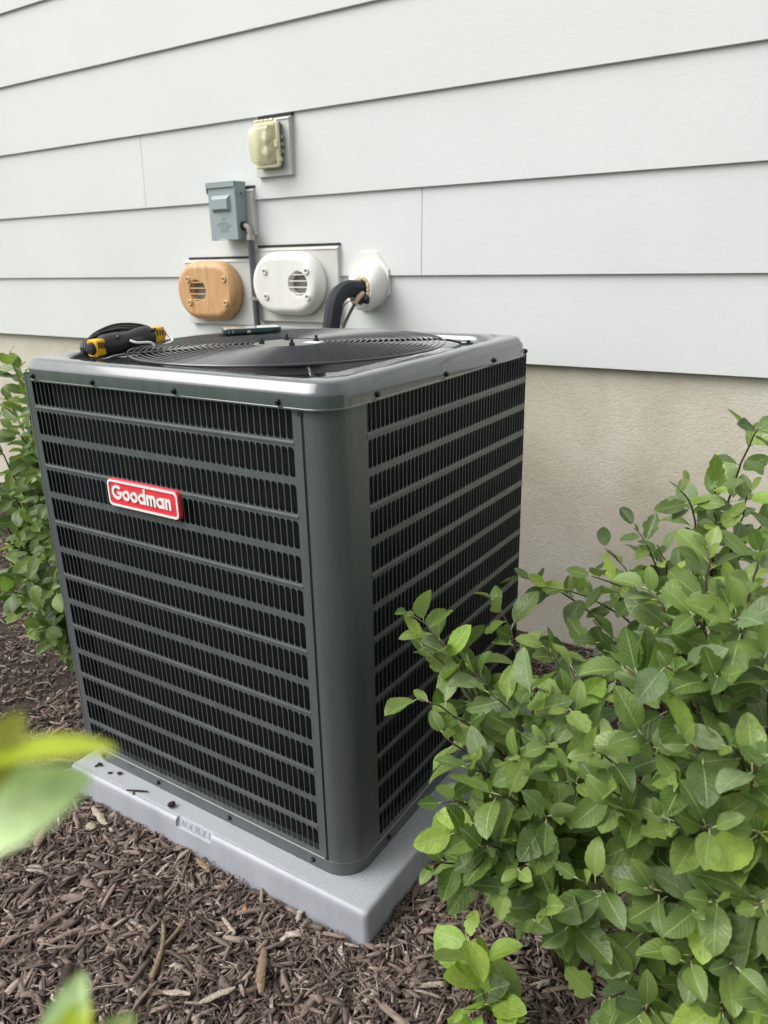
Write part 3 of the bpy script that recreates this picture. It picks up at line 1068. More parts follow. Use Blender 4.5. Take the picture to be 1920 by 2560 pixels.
b = MB()
b.lathe([(0.0140, 0), (0.0155, 0.001), (0.0155, 0.006), (0.0142, 0.007), (0.0155, 0.008), (0.0155, 0.015), (0.014, 0.016)], (-1.3905, 1.347, 1.062), 'z', 16)
b.build('conduit_strap', M['steel'], t, smooth=40)

# vent covers
def vent(cx, cz, gx, mm, rim, label, sdx):
    yb, yf = 1.3648, 1.310
    t = thing('vent_cover', (cx, yb, cz - 0.1), label, 'vent cover')
    W2, H2 = 0.1635, 0.1135
    def lp(ins, y, r): return [(x, y, z) for x, z in rrect(cx - W2 + ins, cx + W2 - ins, cz - H2 + ins, cz + H2 - ins, r, 10)]
    b = MB()
    prof = [(0.004, yb, 0.100), (0.0, yb - 0.010, 0.102), (0.0005, yb - 0.020, 0.102), (0.003, yb - 0.032, 0.101), (0.008, yb - 0.0415, 0.097), (0.014, yb - 0.0490, 0.091), (0.021, yf + 0.0016, 0.085), (0.029, yf, 0.078)]
    prof = [(i_, y_, H2 - i_ - 0.0008) for i_, y_, r_ in prof]
    b.loft([lp(*p_) for p_ in prof], False, False)
    # front face with a round opening
    outer = lp(*prof[-1])
    n = len(outer)
    o = len(b.v)
    GRD = 0.044
    b.v += [(cx + (x - cx) * 0.985, y, cz + (z - cz) * 0.98) for x, y, z in outer]
    an = [math.atan2(z - cz, x - gx) for x, y, z in outer]
    for y, r in ((yf, GRD + 0.0045), (yf, GRD + 0.0015), (yf + 0.0015, GRD), (yf + 0.03, GRD - 0.004)):
        for a in an: b.v.append((gx + r * math.cos(a), y, cz + r * math.sin(a)))
    for i in range(n):
        j = (i + 1) % n
        b.face((o - n + i, o - n + j, o + j, o + i))
    for q in range(4):
        for i in range(n):
            j = (i + 1) % n
            b.face((o + q * n + i, o + q * n + j, o + (q + 1) * n + j, o + (q + 1) * n + i))
    b.build('vent_shell', mm, t, smooth=50)
    b = MB()
    b.lathe([(GRD + 0.002, 0.0), (0.001, 0.0005)], (gx, yf + 0.026, cz), 'y', 24, cap0=False, cap1=True)
    b.build('vent_back', M['vent_inside'], t)
    for k in range(4):
        z = cz + 0.033 - 0.022 * k
        hw = math.sqrt(max(1e-5, (GRD - 0.0004) ** 2 - (z - cz) ** 2))
        bb = MB()
        bb.box((gx - hw, yf + 0.0008, z - 0.0019), (gx + hw, yf + 0.0045, z + 0.0019))
        bb.build('slat', rim, t)
    for sx, sz in ((-0.098 + sdx, 0.045), (0.098 + sdx, 0.045), (-0.098 + sdx, -0.045), (0.098 + sdx, -0.045)):
        bb = MB()
        c_ = (cx + sx, yf, cz + sz)
        bb.lathe([(0.0125, 0.0005), (0.0120, -0.0040), (0.0105, -0.0055), (0.0066, -0.0052), (0.0058, -0.001)], c_, 'y', 14, False, False)
        bs = bb.build('screw_boss', rim, t, smooth=40)
        bb = MB()
        bb.lathe([(0.0060, 0.0), (0.004, -0.0006)], (c_[0], c_[1] - 0.0006, c_[2]), 'y', 10, False, True)
        bb.build('screw_hole', M['vent_inside'], bs)
    return t
vent(-1.6255, 1.0985, -1.6600, M['tan'], M['tan_light'], 'sun-browned oval plastic vent cover on the house wall', 0.0155)
vent(-1.2155, 1.125, -1.147, M['pvc'], M['pvc'], 'clean white oval plastic vent cover on the house wall', 0.0135)

# pipe sleeve
t = thing('pipe_sleeve', (-0.872, 1.392, 1.11), 'white plastic line set sleeve bulging from an octagonal wall flange', 'pipe sleeve')
SCX, SCZ = -0.8800, 1.130
b = MB()
b.loft([[(SCX + 0.084 / math.cos(math.pi / 8) * math.cos(math.radians(22.5 + 45 * k)), y, SCZ + 0.098 / math.cos(math.pi / 8) * math.sin(math.radians(22.5 + 45 * k))) for k in range(8)] for y in (1.392, 1.3735)])
b.build('wall_flange', M['pvc'], t)
b = MB()
loops = []
for i in range(9):
    s_ = i / 8
    cy_ = 1.374 - 0.092 * s_
    cx_ = SCX + 0.002 + 0.021 * s_
    cz_ = SCZ - 0.010 - 0.020 * s_ ** 1.2
    rx = 0.077 - 0.029 * s_ ** 1.2 + 0.004 * math.sin(math.pi * s_)
    rz = 0.085 - 0.031 * s_ ** 1.2 + 0.004 * math.sin(math.pi * s_)
    loops.append([(cx_ + rx * math.cos(a), cy_ + 0.018 * s_ * math.sin(a), cz_ + rz * math.sin(a)) for a in (2 * math.pi * k / 28 for k in range(28))])
last = loops[-1]
cxl, czl, cyl = SCX + 0.023, SCZ - 0.030, 1.374 - 0.092
loops.append([(cxl + (x - cxl) * 0.84, y + 0.001, czl + (z - czl) * 0.84) for x, y, z in last])
loops.append([(cxl + (x - cxl) * 0.80, y + 0.035, czl + (z - czl) * 0.80) for x, y, z in last])
b.loft(loops, False, False)
b.build('sleeve_cone', M['pvc'], t, smooth=50)
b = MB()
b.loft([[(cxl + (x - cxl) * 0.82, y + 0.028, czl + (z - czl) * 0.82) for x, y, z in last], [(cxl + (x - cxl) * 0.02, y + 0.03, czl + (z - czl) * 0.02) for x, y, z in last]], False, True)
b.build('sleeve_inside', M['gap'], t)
b = MB()
for k in range(46):
    a = math.radians(-25 + 150 * k / 45 + R.uniform(-3, 3))
    rr = 0.80 + R.uniform(-0.06, 0.05)
    p_ = Vector((cxl + 0.047 * rr * math.cos(a), cyl + 0.018 * math.sin(a) - R.uniform(-0.006, 0.004), czl + 0.054 * rr * math.sin(a)))
    q = R.uniform(0.004, 0.0075)
    b.lathe([(q * 0.5, -q), (q, -q * 0.3), (q, q * 0.4), (q * 0.4, q)], p_, 'y', 6)
b.build('sealing_putty', M['putty'], t, smooth=60)
b = MB()
b.tube(spline([(-0.83, 1.285, 1.082), (-0.822, 1.272, 1.076), (-0.812, 1.277, 1.074)], 4), [0.008, 0.012, 0.014, 0.015, 0.014, 0.014, 0.013, 0.012, 0.010], 10)
b.build('rubber_plug', M['foam'], t, smooth=60)

# refrigerant lines
t = thing('insulated_pipe', (-0.875, 1.15, 0.80), 'thick black foam insulated pipe bending down from the wall sleeve', 'pipe')
pp = spline([(-0.850, 1.325, 1.098), (-0.858, 1.285, 1.108), (-0.866, 1.235, 1.113), (-0.872, 1.195, 1.102), (-0.875, 1.165, 1.072), (-0.876, 1.150, 1.03), (-0.879, 1.140, 0.985)], 9)
gro = lambda th: 1 + 0.045 * math.cos(9 * th)
b = MB(); b.tube(pp, 0.0275, 36, prof=gro); b.build('foam_sleeve', M['foam'], t, smooth=60)
b = MB(); b.tube(spline([(-0.879, 1.1395, 0.984), (-0.883, 1.13, 0.93), (-0.88, 1.08, 0.80), (-0.86, 0.98, 0.70), (-0.84, 0.862, 0.66)], 8), [0.0265, 0.030] + [0.0305] * 31, 36, prof=gro)
b.build('foam_sleeve', M['foam'], t, smooth=60)
t = thing('liquid_line', (-0.83, 1.15, 0.80), 'thin brown refrigerant tube curving down from the wall sleeve', 'tube')
b = MB()
b.tube(spline([(-0.838, 1.31, 1.090), (-0.843, 1.27, 1.085), (-0.845, 1.235, 1.062), (-0.843, 1.20, 1.034), (-0.834, 1.15, 0.995), (-0.815, 1.10, 0.95), (-0.79, 1.00, 0.82), (-0.78, 0.862, 0.72)], 8), 0.0052, 10)
b.build('copper_tube', M['copper'], t, smooth=180)
b = MB()
b.tube(spline([(-0.838, 1.275, 1.098), (-0.840, 1.258, 1.088), (-0.8425, 1.247, 1.078), (-0.846, 1.236, 1.064)], 4), [0.010, 0.011, 0.0115, 0.011, 0.0105, 0.010, 0.0095, 0.009, 0.0085, 0.008, 0.0075, 0.007, 0.0065], 9)
b.build('tape_wrap', M['tape'], t, smooth=40)
b = MB()
b.tube(spline([(-0.868, 1.285, 1.078), (-0.885, 1.26, 1.07), (-0.905, 1.255, 1.055), (-0.912, 1.245, 1.02), (-0.905, 1.20, 0.95), (-0.88, 1.00, 0.80), (-0.86, 0.862, 0.75)], 7), 0.0021, 6)
tag(b.build('control_wire', M['copper'], base=(-0.9, 1.2, 0.9)), 'very thin brown control wire hanging behind the foam pipe', 'wire')

# ------------------------------------------------------------------ things on the unit
# phone
PA, PB = Vector((-0.735, 0.505, 0)), Vector((-0.645, 0.609, 0))
ph = thing('phone', (-0.74, 0.64, 1.0355), 'smartphone in a dark teal case lying face up on the grille', 'phone')
pd = (PB - PA).normalized(); pn = Vector((-pd.y, pd.x, 0)); plen, pwid = 0.150, 0.074
pc = (PA + PB) / 2 + pn * pwid / 2 + Vector((0, 0, 1.0352))
def phl(ins, z, r):
    return [(pc + pd * x + pn * y + Vector((0, 0, z)))[:] for x, y in rrect(-plen / 2 + ins, plen / 2 - ins, -pwid / 2 + ins, pwid / 2 - ins, r, 5)]
b = MB()
b.loft([phl(0.0035, 0.0, 0.010), phl(0.0, 0.0035, 0.012), phl(0.0, 0.0110, 0.012), phl(0.0012, 0.0138, 0.011), phl(0.003, 0.0141, 0.010), phl(0.0035, 0.0131, 0.010)], True, True)
b.build('case', M['case'], ph, smooth=40)
b = MB()
b.loft([phl(0.0034, 0.0130, 0.0098), phl(0.0040, 0.0146, 0.0094)], False, True)
b.build('screen', M['screen'], ph)
b = MB()
def phb(x0, x1, z0, z1, m_, nm):
    bb = MB()
    vs = [(pc + pd * x + pn * (-pwid / 2 + y) + Vector((0, 0, z)))[:] for z in (z0, z1) for x, y in ((x0, -0.0014), (x1, -0.0014), (x1, 0.001), (x0, 0.001))]
    bb.add(vs, [(0, 1, 5, 4), (1, 2, 6, 5), (3, 0, 4, 7), (4, 5, 6, 7), (3, 2, 1, 0)])
    bb.build(nm, m_, ph)
phb(-0.014, -0.005, 0.0035, 0.0095, M['gold'], 'side_button')
phb(-0.0615, -0.060, 0.004, 0.0095, M['hook'], 'side_mark')
phb(-0.0505, -0.049, 0.004, 0.0095, M['hook'], 'side_mark')
phb(0.055, 0.066, 0.004, 0.0085, M['black'], 'port')

# tool: black housing, two yellow ends, white hook, cables
tl = thing('hand_tool', (-0.872, 0.33, 1.0258), 'black cylindrical tool with a yellow clip at each end and white hook', 'tool')
A0, A1 = Vector((-0.826, 0.172, 1.0345)), Vector((-0.833, 0.374, 1.0475))
ax = (A1 - A0).normalized()
b = MB()
prof = [(0.10, 0.012), (0.115, 0.022), (0.16, 0.027), (0.24, 0.028), (0.36, 0.0275), (0.42, 0.0245), (0.50, 0.023), (0.58, 0.0235), (0.66, 0.0265), (0.74, 0.028), (0.81, 0.0275), (0.855, 0.024), (0.87, 0.012)]
b.tube([A0 + (A1 - A0) * s_ for s_, r in prof], [r * 0.92 for s_, r in prof], 20)
b.tube([A0 + (A1 - A0) * s_ + Vector((0.018, 0, -0.003)) for s_ in (0.45, 0.47, 0.63, 0.65)], [0.006, 0.011, 0.011, 0.006], 10)
b.build('housing', M['tool'], tl, smooth=40)
for s0, s1, nm in ((0.0, 0.12, 'yellow_end'), (0.86, 1.02, 'yellow_end')):
    b = MB()
    c0, c1 = A0 + (A1 - A0) * s0, A0 + (A1 - A0) * s1
    up = Vector((0, 0, 1)); sd_ = ax.cross(up).normalized()
    def lpn(c, k):
        return [(c + sd_ * x + up * z)[:] for x, z in rrect(-0.018 * k, 0.018 * k, -0.018, 0.0185 * k, 0.005, 3)]
    b.loft([lpn(c0, 0.90), lpn(c0 + ax * 0.003, 1.0), lpn(c1 - ax * 0.003, 1.0), lpn(c1, 0.92)])
    ye = b.build(nm, M['yellow'], tl, smooth=40)
    b = MB()
    for k in range(3):
        q = c0 + (c1 - c0) * (0.22 + 0.27 * k) + sd_ * 0.0175 + up * (0.006 - 0.001 * k)
        lo = [(q + ax * a_ + up * z + sd_ * 0.0012)[:] for a_, z in ((-0.0022, -0.006), (0.0022, -0.006), (0.0022, 0.007), (-0.0022, 0.007))]
        li = [(q + ax * a_ + up * z - sd_ * 0.002)[:] for a_, z in ((-0.0022, -0.006), (0.0022, -0.006), (0.0022, 0.007), (-0.0022, 0.007))]
        b.loft([li, lo], False, True)
    b.build('vent_slot', M['black'], ye)
    b = MB()
    e_ = c0 if s0 < 0.5 else c1
    dd = -ax if s0 < 0.5 else ax
    b.tube([e_ - dd * 0.002, e_ + dd * 0.004, e_ + dd * 0.009, e_ + dd * 0.011], [0.014, 0.014, 0.012, 0.005], 12)
    b.build('rubber_knob', M['tool'], ye, smooth=40)
b = MB()
hk = [A0 + ax * 0.088 + Vector((0.027, 0, 0.004)), A0 + ax * 0.098 + Vector((0.040, 0, -0.002)), A0 + ax * 0.128 + Vector((0.047, 0, -0.006)), A0 + ax * 0.138 + Vector((0.050, 0, -0.013)), A0 + ax * 0.131 + Vector((0.055, 0, -0.018)), A0 + ax * 0.143 + Vector((0.056, 0, -0.020)), A0 + ax * 0.178 + Vector((0.050, 0, -0.018)), A0 + ax * 0.205 + Vector((0.044, 0, -0.014)), A0 + ax * 0.214 + Vector((0.018, 0, -0.002))]
b.tube(spline(hk, 5), 0.0030, 8)
b.build('wire_hook', M['hook'], tl, smooth=180)
for s_ in (0.30, 0.84):
    b = MB()
    q = A0 + (A1 - A0) * s_ + Vector((0.022, 0, 0.0165))
    b.lathe([(0.0045, -0.004), (0.0040, 0.003)], q, 'x', 8)
    b.build('screw_hole', M['black'], tl)
cb = thing('cable_coil', (-0.885, 0.33, 1.0258), 'loose coil of thin black cables lying behind the yellow ended tool', 'cables')
for k in range(22):
    r0 = 0.078 + R.uniform(-0.012, 0.010)
    c0 = Vector((-0.868 + R.uniform(-0.016, 0.014), 0.292 + R.uniform(-0.012, 0.012), 1.030))
    tilt = R.uniform(0.22, 0.52)
    pts = []
    for q in range(15):
        a = math.radians(-12 + 204 * q / 14)
        pts.append(c0 + Vector((-0.012 * math.sin(a) * R.uniform(0.5, 1.5), -r0 * math.cos(a) * 1.28, r0 * math.sin(a) * tilt)))
    b = MB()
    b.tube(spline(pts, 3), 0.0038, 6)
    b.build('cable', M['black'], cb, smooth=180)

# ------------------------------------------------------------------ mulch
def chips(name, n, sampler, lenr, widr, seed, zfun, tilt=0.30, lift=0.012):
    rs = np.random.RandomState(seed)
    xy = sampler(rs, n)
    n = len(xy)
    Ln = np.exp(rs.uniform(np.log(lenr[0]), np.log(lenr[1]), n))
    Wd = np.exp(rs.uniform(np.log(widr[0]), np.log(widr[1]), n))
    Th = Wd * rs.uniform(0.25, 0.6, n)
    yaw = rs.uniform(0, 2 * np.pi, n)
    pit = rs.normal(0, tilt, n)
    rol = rs.normal(0, tilt * 1.5, n)
    bend = rs.normal(0, 0.10, n) * Ln
    # four rings of four: ragged splinter
    S = np.array([-0.5, -0.22, 0.2, 0.5])
    ringv = np.zeros((n, 16, 3))
    for k, s_ in enumerate(S):
        wk = Wd * (rs.uniform(0.35, 0.95, n) if k in (0, 3) else rs.uniform(0.8, 1.1, n)) * 0.5
        tk = Th * (rs.uniform(0.3, 0.8, n) if k in (0, 3) else rs.uniform(0.8, 1.1, n)) * 0.5
        off = rs.normal(0, 0.10, n) * Wd
        endj = rs.uniform(-0.09, 0.09, (4, n)) * Ln if k in (0, 3) else np.zeros((4, n))
        bz = bend * (1 - (2 * s_) ** 2)
        for c, (sx, sz) in enumerate(((-1, -1), (1, -1), (1, 1), (-1, 1))):
            ringv[:, k * 4 + c, 0] = sx * wk + off
            ringv[:, k * 4 + c, 1] = s_ * Ln + endj[c]
            ringv[:, k * 4 + c, 2] = sz * tk + bz * 0.6
    cy, sy, cp, sp, cr, sr = np.cos(yaw), np.sin(yaw), np.cos(pit), np.sin(pit), np.cos(rol), np.sin(rol)
    x, y, z = ringv[..., 0], ringv[..., 1], ringv[..., 2]
    x1, z1 = x * cr[:, None] + z * sr[:, None], -x * sr[:, None] + z * cr[:, None]
    y2, z2 = y * cp[:, None] - z1 * sp[:, None], y * sp[:, None] + z1 * cp[:, None]
    X = x1 * cy[:, None] - y2 * sy[:, None] + xy[:, 0][:, None]
    Y = x1 * sy[:, None] + y2 * cy[:, None] + xy[:, 1][:, None]
    zc = np.array([zfun(a, b_) for a, b_ in xy]) + rs.uniform(0.0, lift, n)
    Z = z2 + zc[:, None]
    V = np.stack([X, Y, Z], -1).reshape(-1, 3)
    q = []
    for k in range(3):
        for c in range(4):
            d_ = (c + 1) % 4
            q.append((k * 4 + c, k * 4 + d_, (k + 1) * 4 + d_, (k + 1) * 4 + c))
    q.append((3, 2, 1, 0)); q.append((12, 13, 14, 15))
    q = np.array(q)
    F = (q[None] + (np.arange(n) * 16)[:, None, None]).reshape(-1, 4)
    me = bpy.data.meshes.new(name)
    me.vertices.add(len(V)); me.vertices.foreach_set('co', V.ravel())
    me.loops.add(F.size); me.loops.foreach_set('vertex_index', F.ravel())
    me.polygons.add(len(F)); me.polygons.foreach_set('loop_start', np.arange(len(F)) * 4)
    # tint per chip
    t_ = rs.uniform(0, 1, n)
    col = np.zeros((n, 3))
    dark = np.array([0.055, 0.042, 0.037]); mid = np.array([0.205, 0.158, 0.134]); pale = np.array([0.44, 0.375, 0.325]); bone = np.array([0.55, 0.49, 0.42])
    for i_, (lo, hi, a_, b_) in enumerate(((0, 0.46, dark, mid), (0.46, 0.86, mid * 0.9, mid * 1.35), (0.86, 0.975, mid * 1.35, pale * 0.9), (0.975, 1.0, pale, bone))):
        s_ = (t_ >= lo) & (t_ <= hi)
        u = rs.uniform(0, 1, s_.sum())[:, None]
        col[s_] = a_ * (1 - u) + b_ * u
    ca = me.color_attributes.new('tint', 'FLOAT_COLOR', 'POINT')
    ca.data.foreach_set('color', np.concatenate([np.repeat(col, 16, 0), np.ones((n * 16, 1))], 1).ravel())
    uvl = me.uv_layers.new(name='UVMap')
    uvc = np.zeros((n, 16, 2))
    u0 = rs.uniform(0, 50, n)
    for k in range(4):
        for c, cu in enumerate((0, 0.33, 0.66, 1.0)):
            uvc[:, k * 4 + c, 0] = u0 + cu
            uvc[:, k * 4 + c, 1] = u0 * 3 + S[k] * (Ln / 0.04)
    uvl.data.foreach_set('uv', uvc.reshape(-1, 2)[F.ravel()].ravel())
    me.materials.append(M['chip'])
    me.update(calc_edges=True); me.validate()
    o = bpy.data.objects.new(name, me)
    C.objects.link(o)
    return o
def off_pad(p):
    return p[~((p[:, 0] > -0.922) & (p[:, 0] < 0.006) & (p[:, 1] > -0.008) & (p[:, 1] < 0.922))]
def near(rs, n):
    p = np.stack([rs.uniform(-1.35, 0.85, n), rs.uniform(-0.62, 0.75, n)], 1)
    return off_pad(p)
def wide(rs, n):
    p = np.stack([rs.uniform(-2.9, 1.25, n), rs.uniform(-0.75, 1.40, n)], 1)
    return off_pad(p)
tag(chips('mulch', 30000, near, (0.014, 0.056), (0.0025, 0.0094), 5, gz, 0.24, 0.014), 'dark brown shredded bark mulch covering the bed around the pad', 'mulch', kind='stuff')
tag(chips('mulch_fines', 26000, wide, (0.012, 0.045), (0.0025, 0.008), 6, gz, 0.24, 0.012), 'shredded bark mulch spread along the foundation and under the shrubs', 'mulch', kind='stuff')
tag(chips('mulch_chunks', 3000, near, (0.035, 0.080), (0.007, 0.014), 8, gz, 0.20, 0.018), 'larger bark pieces lying on top of the mulch', 'mulch', kind='stuff')

tag(chips('mulch_shreds', 13000, near, (0.018, 0.065), (0.0009, 0.0024), 9, gz, 0.22, 0.020), 'thin pale bark fibres scattered through the mulch', 'mulch', kind='stuff')

def piece(name, p0, p1, w, label, cat, col, group=None, kink=0.0, th=0.45, rag=0.12):
    """A single splinter between two points on the ground."""
    p0, p1 = Vector(p0), Vector(p1)
    d = (p1 - p0); ln = d.length; d.normalize()
    s_ = Vector((-d.y, d.x, 0)).normalized()
    b = MB(); loops = []
    n = 9
    for i in range(n):
        t_ = i / (n - 1)
        e = min(1, 0.45 + 2.2 * min(t_, 1 - t_))
        c = p0 + d * ln * t_ + s_ * (kink * math.sin(t_ * math.pi) + R.uniform(-1, 1) * rag * w) + Vector((0, 0, w * th * 0.5 + R.uniform(0, 0.1) * w))
        lp = []
        for k in range(8):
            a = 2 * math.pi * k / 8
            rr = w * 0.5 * e * R.uniform(0.85, 1.12)
            lp.append(c + s_ * (math.cos(a) * rr) + Vector((0, 0, math.sin(a) * rr * th)))
        loops.append(lp)
    b.loft(loops)
    o = b.build(name, col, smooth=60, base=tuple(p0))
    return tag(o, label, cat, group)
def woody(name, a, b_):
    m = mat(name, a, 0.85, spec=0.2)
    v = coords(m)
    g = nz(m, v, 190, 5, 0.7)
    L(m, ramp(m, g, [(0.3, tuple(x * 0.45 for x in a)), (0.55, a), (0.75, b_)]), P(m).inputs['Base Color'])
    bump(m, g, 0.7, 0.003)
    return m
M['bone'] = woody('bleached_wood', (0.38, 0.33, 0.26), (0.55, 0.50, 0.42))
M['tanwood'] = woody('tan_wood', (0.24, 0.175, 0.115), (0.38, 0.30, 0.21))
M['bark'] = woody('dark_bark', (0.055, 0.040, 0.034), (0.11, 0.085, 0.07))
M['pebble'] = woody('orange_pebble', (0.42, 0.20, 0.10), (0.5, 0.28, 0.16))
zc = GZ + 0.018
piece('wood_chip', (-0.800, -0.036, zc), (-0.715, -0.062, zc + 0.004), 0.017, 'long bleached wood chip beside the left end of the pad', 'wood chip', M['bone'])
piece('wood_chip', (-0.757, -0.078, zc), (-0.732, -0.090, zc), 0.022, 'stubby pale knot of wood below the long bleached chip', 'wood chip', M['bone'])
piece('wood_chip', (-0.835, -0.150, zc), (-0.795, -0.195, zc + 0.004), 0.022, 'broad tan wood chunk just right of the blurred pale leaf', 'wood chip', M['tanwood'])
piece('wood_chip', (-0.288, -0.108, zc), (-0.235, -0.126, zc + 0.003), 0.009, 'thin white sliver of wood below the pad front edge', 'wood chip', M['bone'])
piece('wood_chip', (-0.262, -0.290, zc), (-0.212, -0.268, zc + 0.004), 0.012, 'pale tan chip at the bottom middle of the mulch', 'wood chip', M['bone'])
piece('wood_chip', (-0.188, -0.270, zc), (-0.150, -0.215, zc + 0.005), 0.013, 'whitish split chip standing out right of the bottom middle', 'wood chip', M['bone'])
piece('wood_chip', (-0.165, -0.120, zc), (-0.100, -0.200, zc + 0.006), 0.018, 'long brown bark strip below the front corner of the pad', 'wood chip', M['tanwood'])
piece('wood_chip', (-0.452, -0.022, zc), (-0.395, -0.036, zc + 0.004), 0.014, 'grey chip leaning against the middle of the pad front', 'wood chip', M['tanwood'])
piece('wood_chip', (-0.460, -0.345, zc), (-0.430, -0.385, zc + 0.004), 0.021, 'fat dark bark stub above the blurred lower leaves', 'wood chip', M['bark'])
piece('straw', (-0.480, -0.012, zc + 0.006), (-0.418, -0.136, zc + 0.006), 0.0035, 'thin pale straw lying on the mulch in front of the pad', 'straw', M['tanwood'], kink=0.006)
piece('pebble', (-0.266, -0.066, zc), (-0.254, -0.074, zc), 0.011, 'small orange pebble in the mulch in front of the pad', 'pebble', M['pebble'], th=0.8)
t = thing('forked_twig', (-0.35, -0.20, zc), 'forked brown root piece lying on the mulch', 'twig')
for a_, c_, w_ in (((-0.378, -0.186, zc + 0.006), (-0.330, -0.232, zc + 0.008), 0.009), ((-0.342, -0.160, zc + 0.008), (-0.334, -0.226, zc + 0.008), 0.008), ((-0.334, -0.226, zc + 0.006), (-0.300, -0.285, zc + 0.004), 0.012)):
    b = MB()
    b.tube(spline([a_, tuple((x + y) / 2 + R.uniform(-.004, .004) for x, y in zip(a_, c_)), c_], 4), [w_ * 0.3] + [w_ * 0.5] * 7 + [w_ * 0.42], 7)
    b.build('twig_branch', M['tanwood'], t, smooth=60)
# bits on the pad
piece('seed_pod', (-0.568, 0.008, 0.0005), (-0.560, 0.024, 0.0005), 0.015, 'round dark seed pod lying on the pad edge', 'seed pod', M['bark'], th=0.9, rag=0.02)
t = thing('pad_twig', (-0.66, 0.012, 0.001), 'short dark forked twig on the grey pad', 'twig')
for a_, c_, w_ in (((-0.703, -0.002, 0.003), (-0.652, 0.021, 0.004), 0.0046), ((-0.684, 0.004, 0.003), (-0.676, -0.004, 0.002), 0.0036)):
    b = MB()
    b.tube([a_, [(x + y) / 2 for x, y in zip(a_, c_)], c_], [w_ * 0.35, w_ * 0.5, w_ * 0.4], 6)
    b.build('twig_branch', M['bark'], t, smooth=60)
for x, y, a, lb_ in ((-0.846, 0.030, 0.5, 'tiny dark bark bit closest to the left base corner of the unit'), (-0.837, 0.027, 0.7, 'tiny dark bark bit just right of the corner crumb on the pad'), (-0.845, 0.021, 1.4, 'tiny dark bark bit nearest the pad edge in the left cluster'), (-0.792, 0.020, 0.9, 'lone dark bark bit between the left cluster and the close pair'), (-0.772, 0.032, 0.8, 'left one of the close pair of dark bark bits on the pad'), (-0.766, 0.031, 1.1, 'right one of the close pair of dark bark bits on the pad')):
    dx, dy = 0.006 * math.cos(a), 0.006 * math.sin(a)
    piece('bark_bit', (x - dx, y - dy, 0.0005), (x + dx, y + dy, 0.001), 0.0055, lb_, 'bark bit', M['bark'], group='bark bits on the pad', th=0.7, rag=0.05)

# ------------------------------------------------------------------ leaves and shrubs
def leaf_mesh(seed, width, fold, curl, m, twist=0.0, nu=13, nibble=0.0, wav=0.0):
    rs = random.Random(seed)
    acr = (-1, -0.55, 0, 0.55, 1)
    vs, uv = [], []
    for i in range(nu + 1):
        t_ = i / nu
        w = width / 2 * (math.sin(math.pi * min(1, t_ * 0.965 + 0.015) ** 0.90)) ** 0.74
        if i == nu: w = 0.004
        ser = 0.035 if i % 2 else -0.02
        ang = curl * (t_ - 0.25)
        yy = math.sin(ang) / curl + math.sin(0.25 * curl) / curl if abs(curl) > 1e-3 else t_
        zz = -(1 - math.cos(ang)) / curl if abs(curl) > 1e-3 else 0
        if abs(curl) > 1e-3: zz += (1 - math.cos(0.25 * curl)) / curl
        for u in acr:
            ww = w * (1 + (ser if abs(u) == 1 else 0))
            if nibble and abs(u) == 1:
                ww *= 1 - nibble * max(0, rs.uniform(-1.2, 1))
            x = u * ww
            z = zz + abs(x) * fold + wav * math.sin(t_ * 9 + u * 2 + seed) * abs(u) * 0.03
            tw = twist * (t_ - 0.3)
            vs.append((x * math.cos(tw), yy, z + x * math.sin(tw)))
            uv.append((u, t_))
    fs = []
    for i in range(nu):
        for k in range(4):
            a = i * 5 + k
            fs.append((a, a + 1, a + 6, a + 5))
    me = bpy.data.meshes.new('leaf')
    me.from_pydata(vs, [], fs)
    ul = me.uv_layers.new(name='UVMap')
    ul.data.foreach_set('uv', [c for p_ in me.polygons for vi in p_.vertices for c in uv[vi]])
    me.polygons.foreach_set('use_smooth', [True] * len(me.polygons))
    me.materials.append(m)
    return me
LEAF = {}
def family(key, n, **kw):
    LEAF[key] = [leaf_mesh(100 * len(LEAF) + k, R.uniform(0.48, 0.65), R.uniform(0.10, 0.65), R.uniform(-0.2, 0.9), M[key], R.uniform(-0.5, 0.5), nibble=(0.38 if k % 5 == 4 else 0.0), wav=R.uniform(0, 1)) for k in range(n)]
for key, n in (('leaf', 12), ('young_leaf', 6), ('blue_leaf', 8), ('leaf_mass', 6), ('dark_leaf', 8)):
    family(key, n)
LEAF['brown_leaf'] = [leaf_mesh(900 + k, 0.45, 0.7, 1.6, M['brown_leaf'], 1.2, nibble=0.4, wav=2) for k in range(2)]

def leaf_matrix(base, direction, normal, size):
    d = Vector(direction).normalized()
    n_ = Vector(normal) - d * Vector(normal).dot(d)
    if n_.length < 1e-4: n_ = d.orthogonal()
    n_.normalize()
    x = d.cross(n_)
    m_ = Matrix((x, d, n_)).transposed().to_4x4()
    return Matrix.Translation(base) @ m_ @ Matrix.Diagonal((size, size, size, 1))

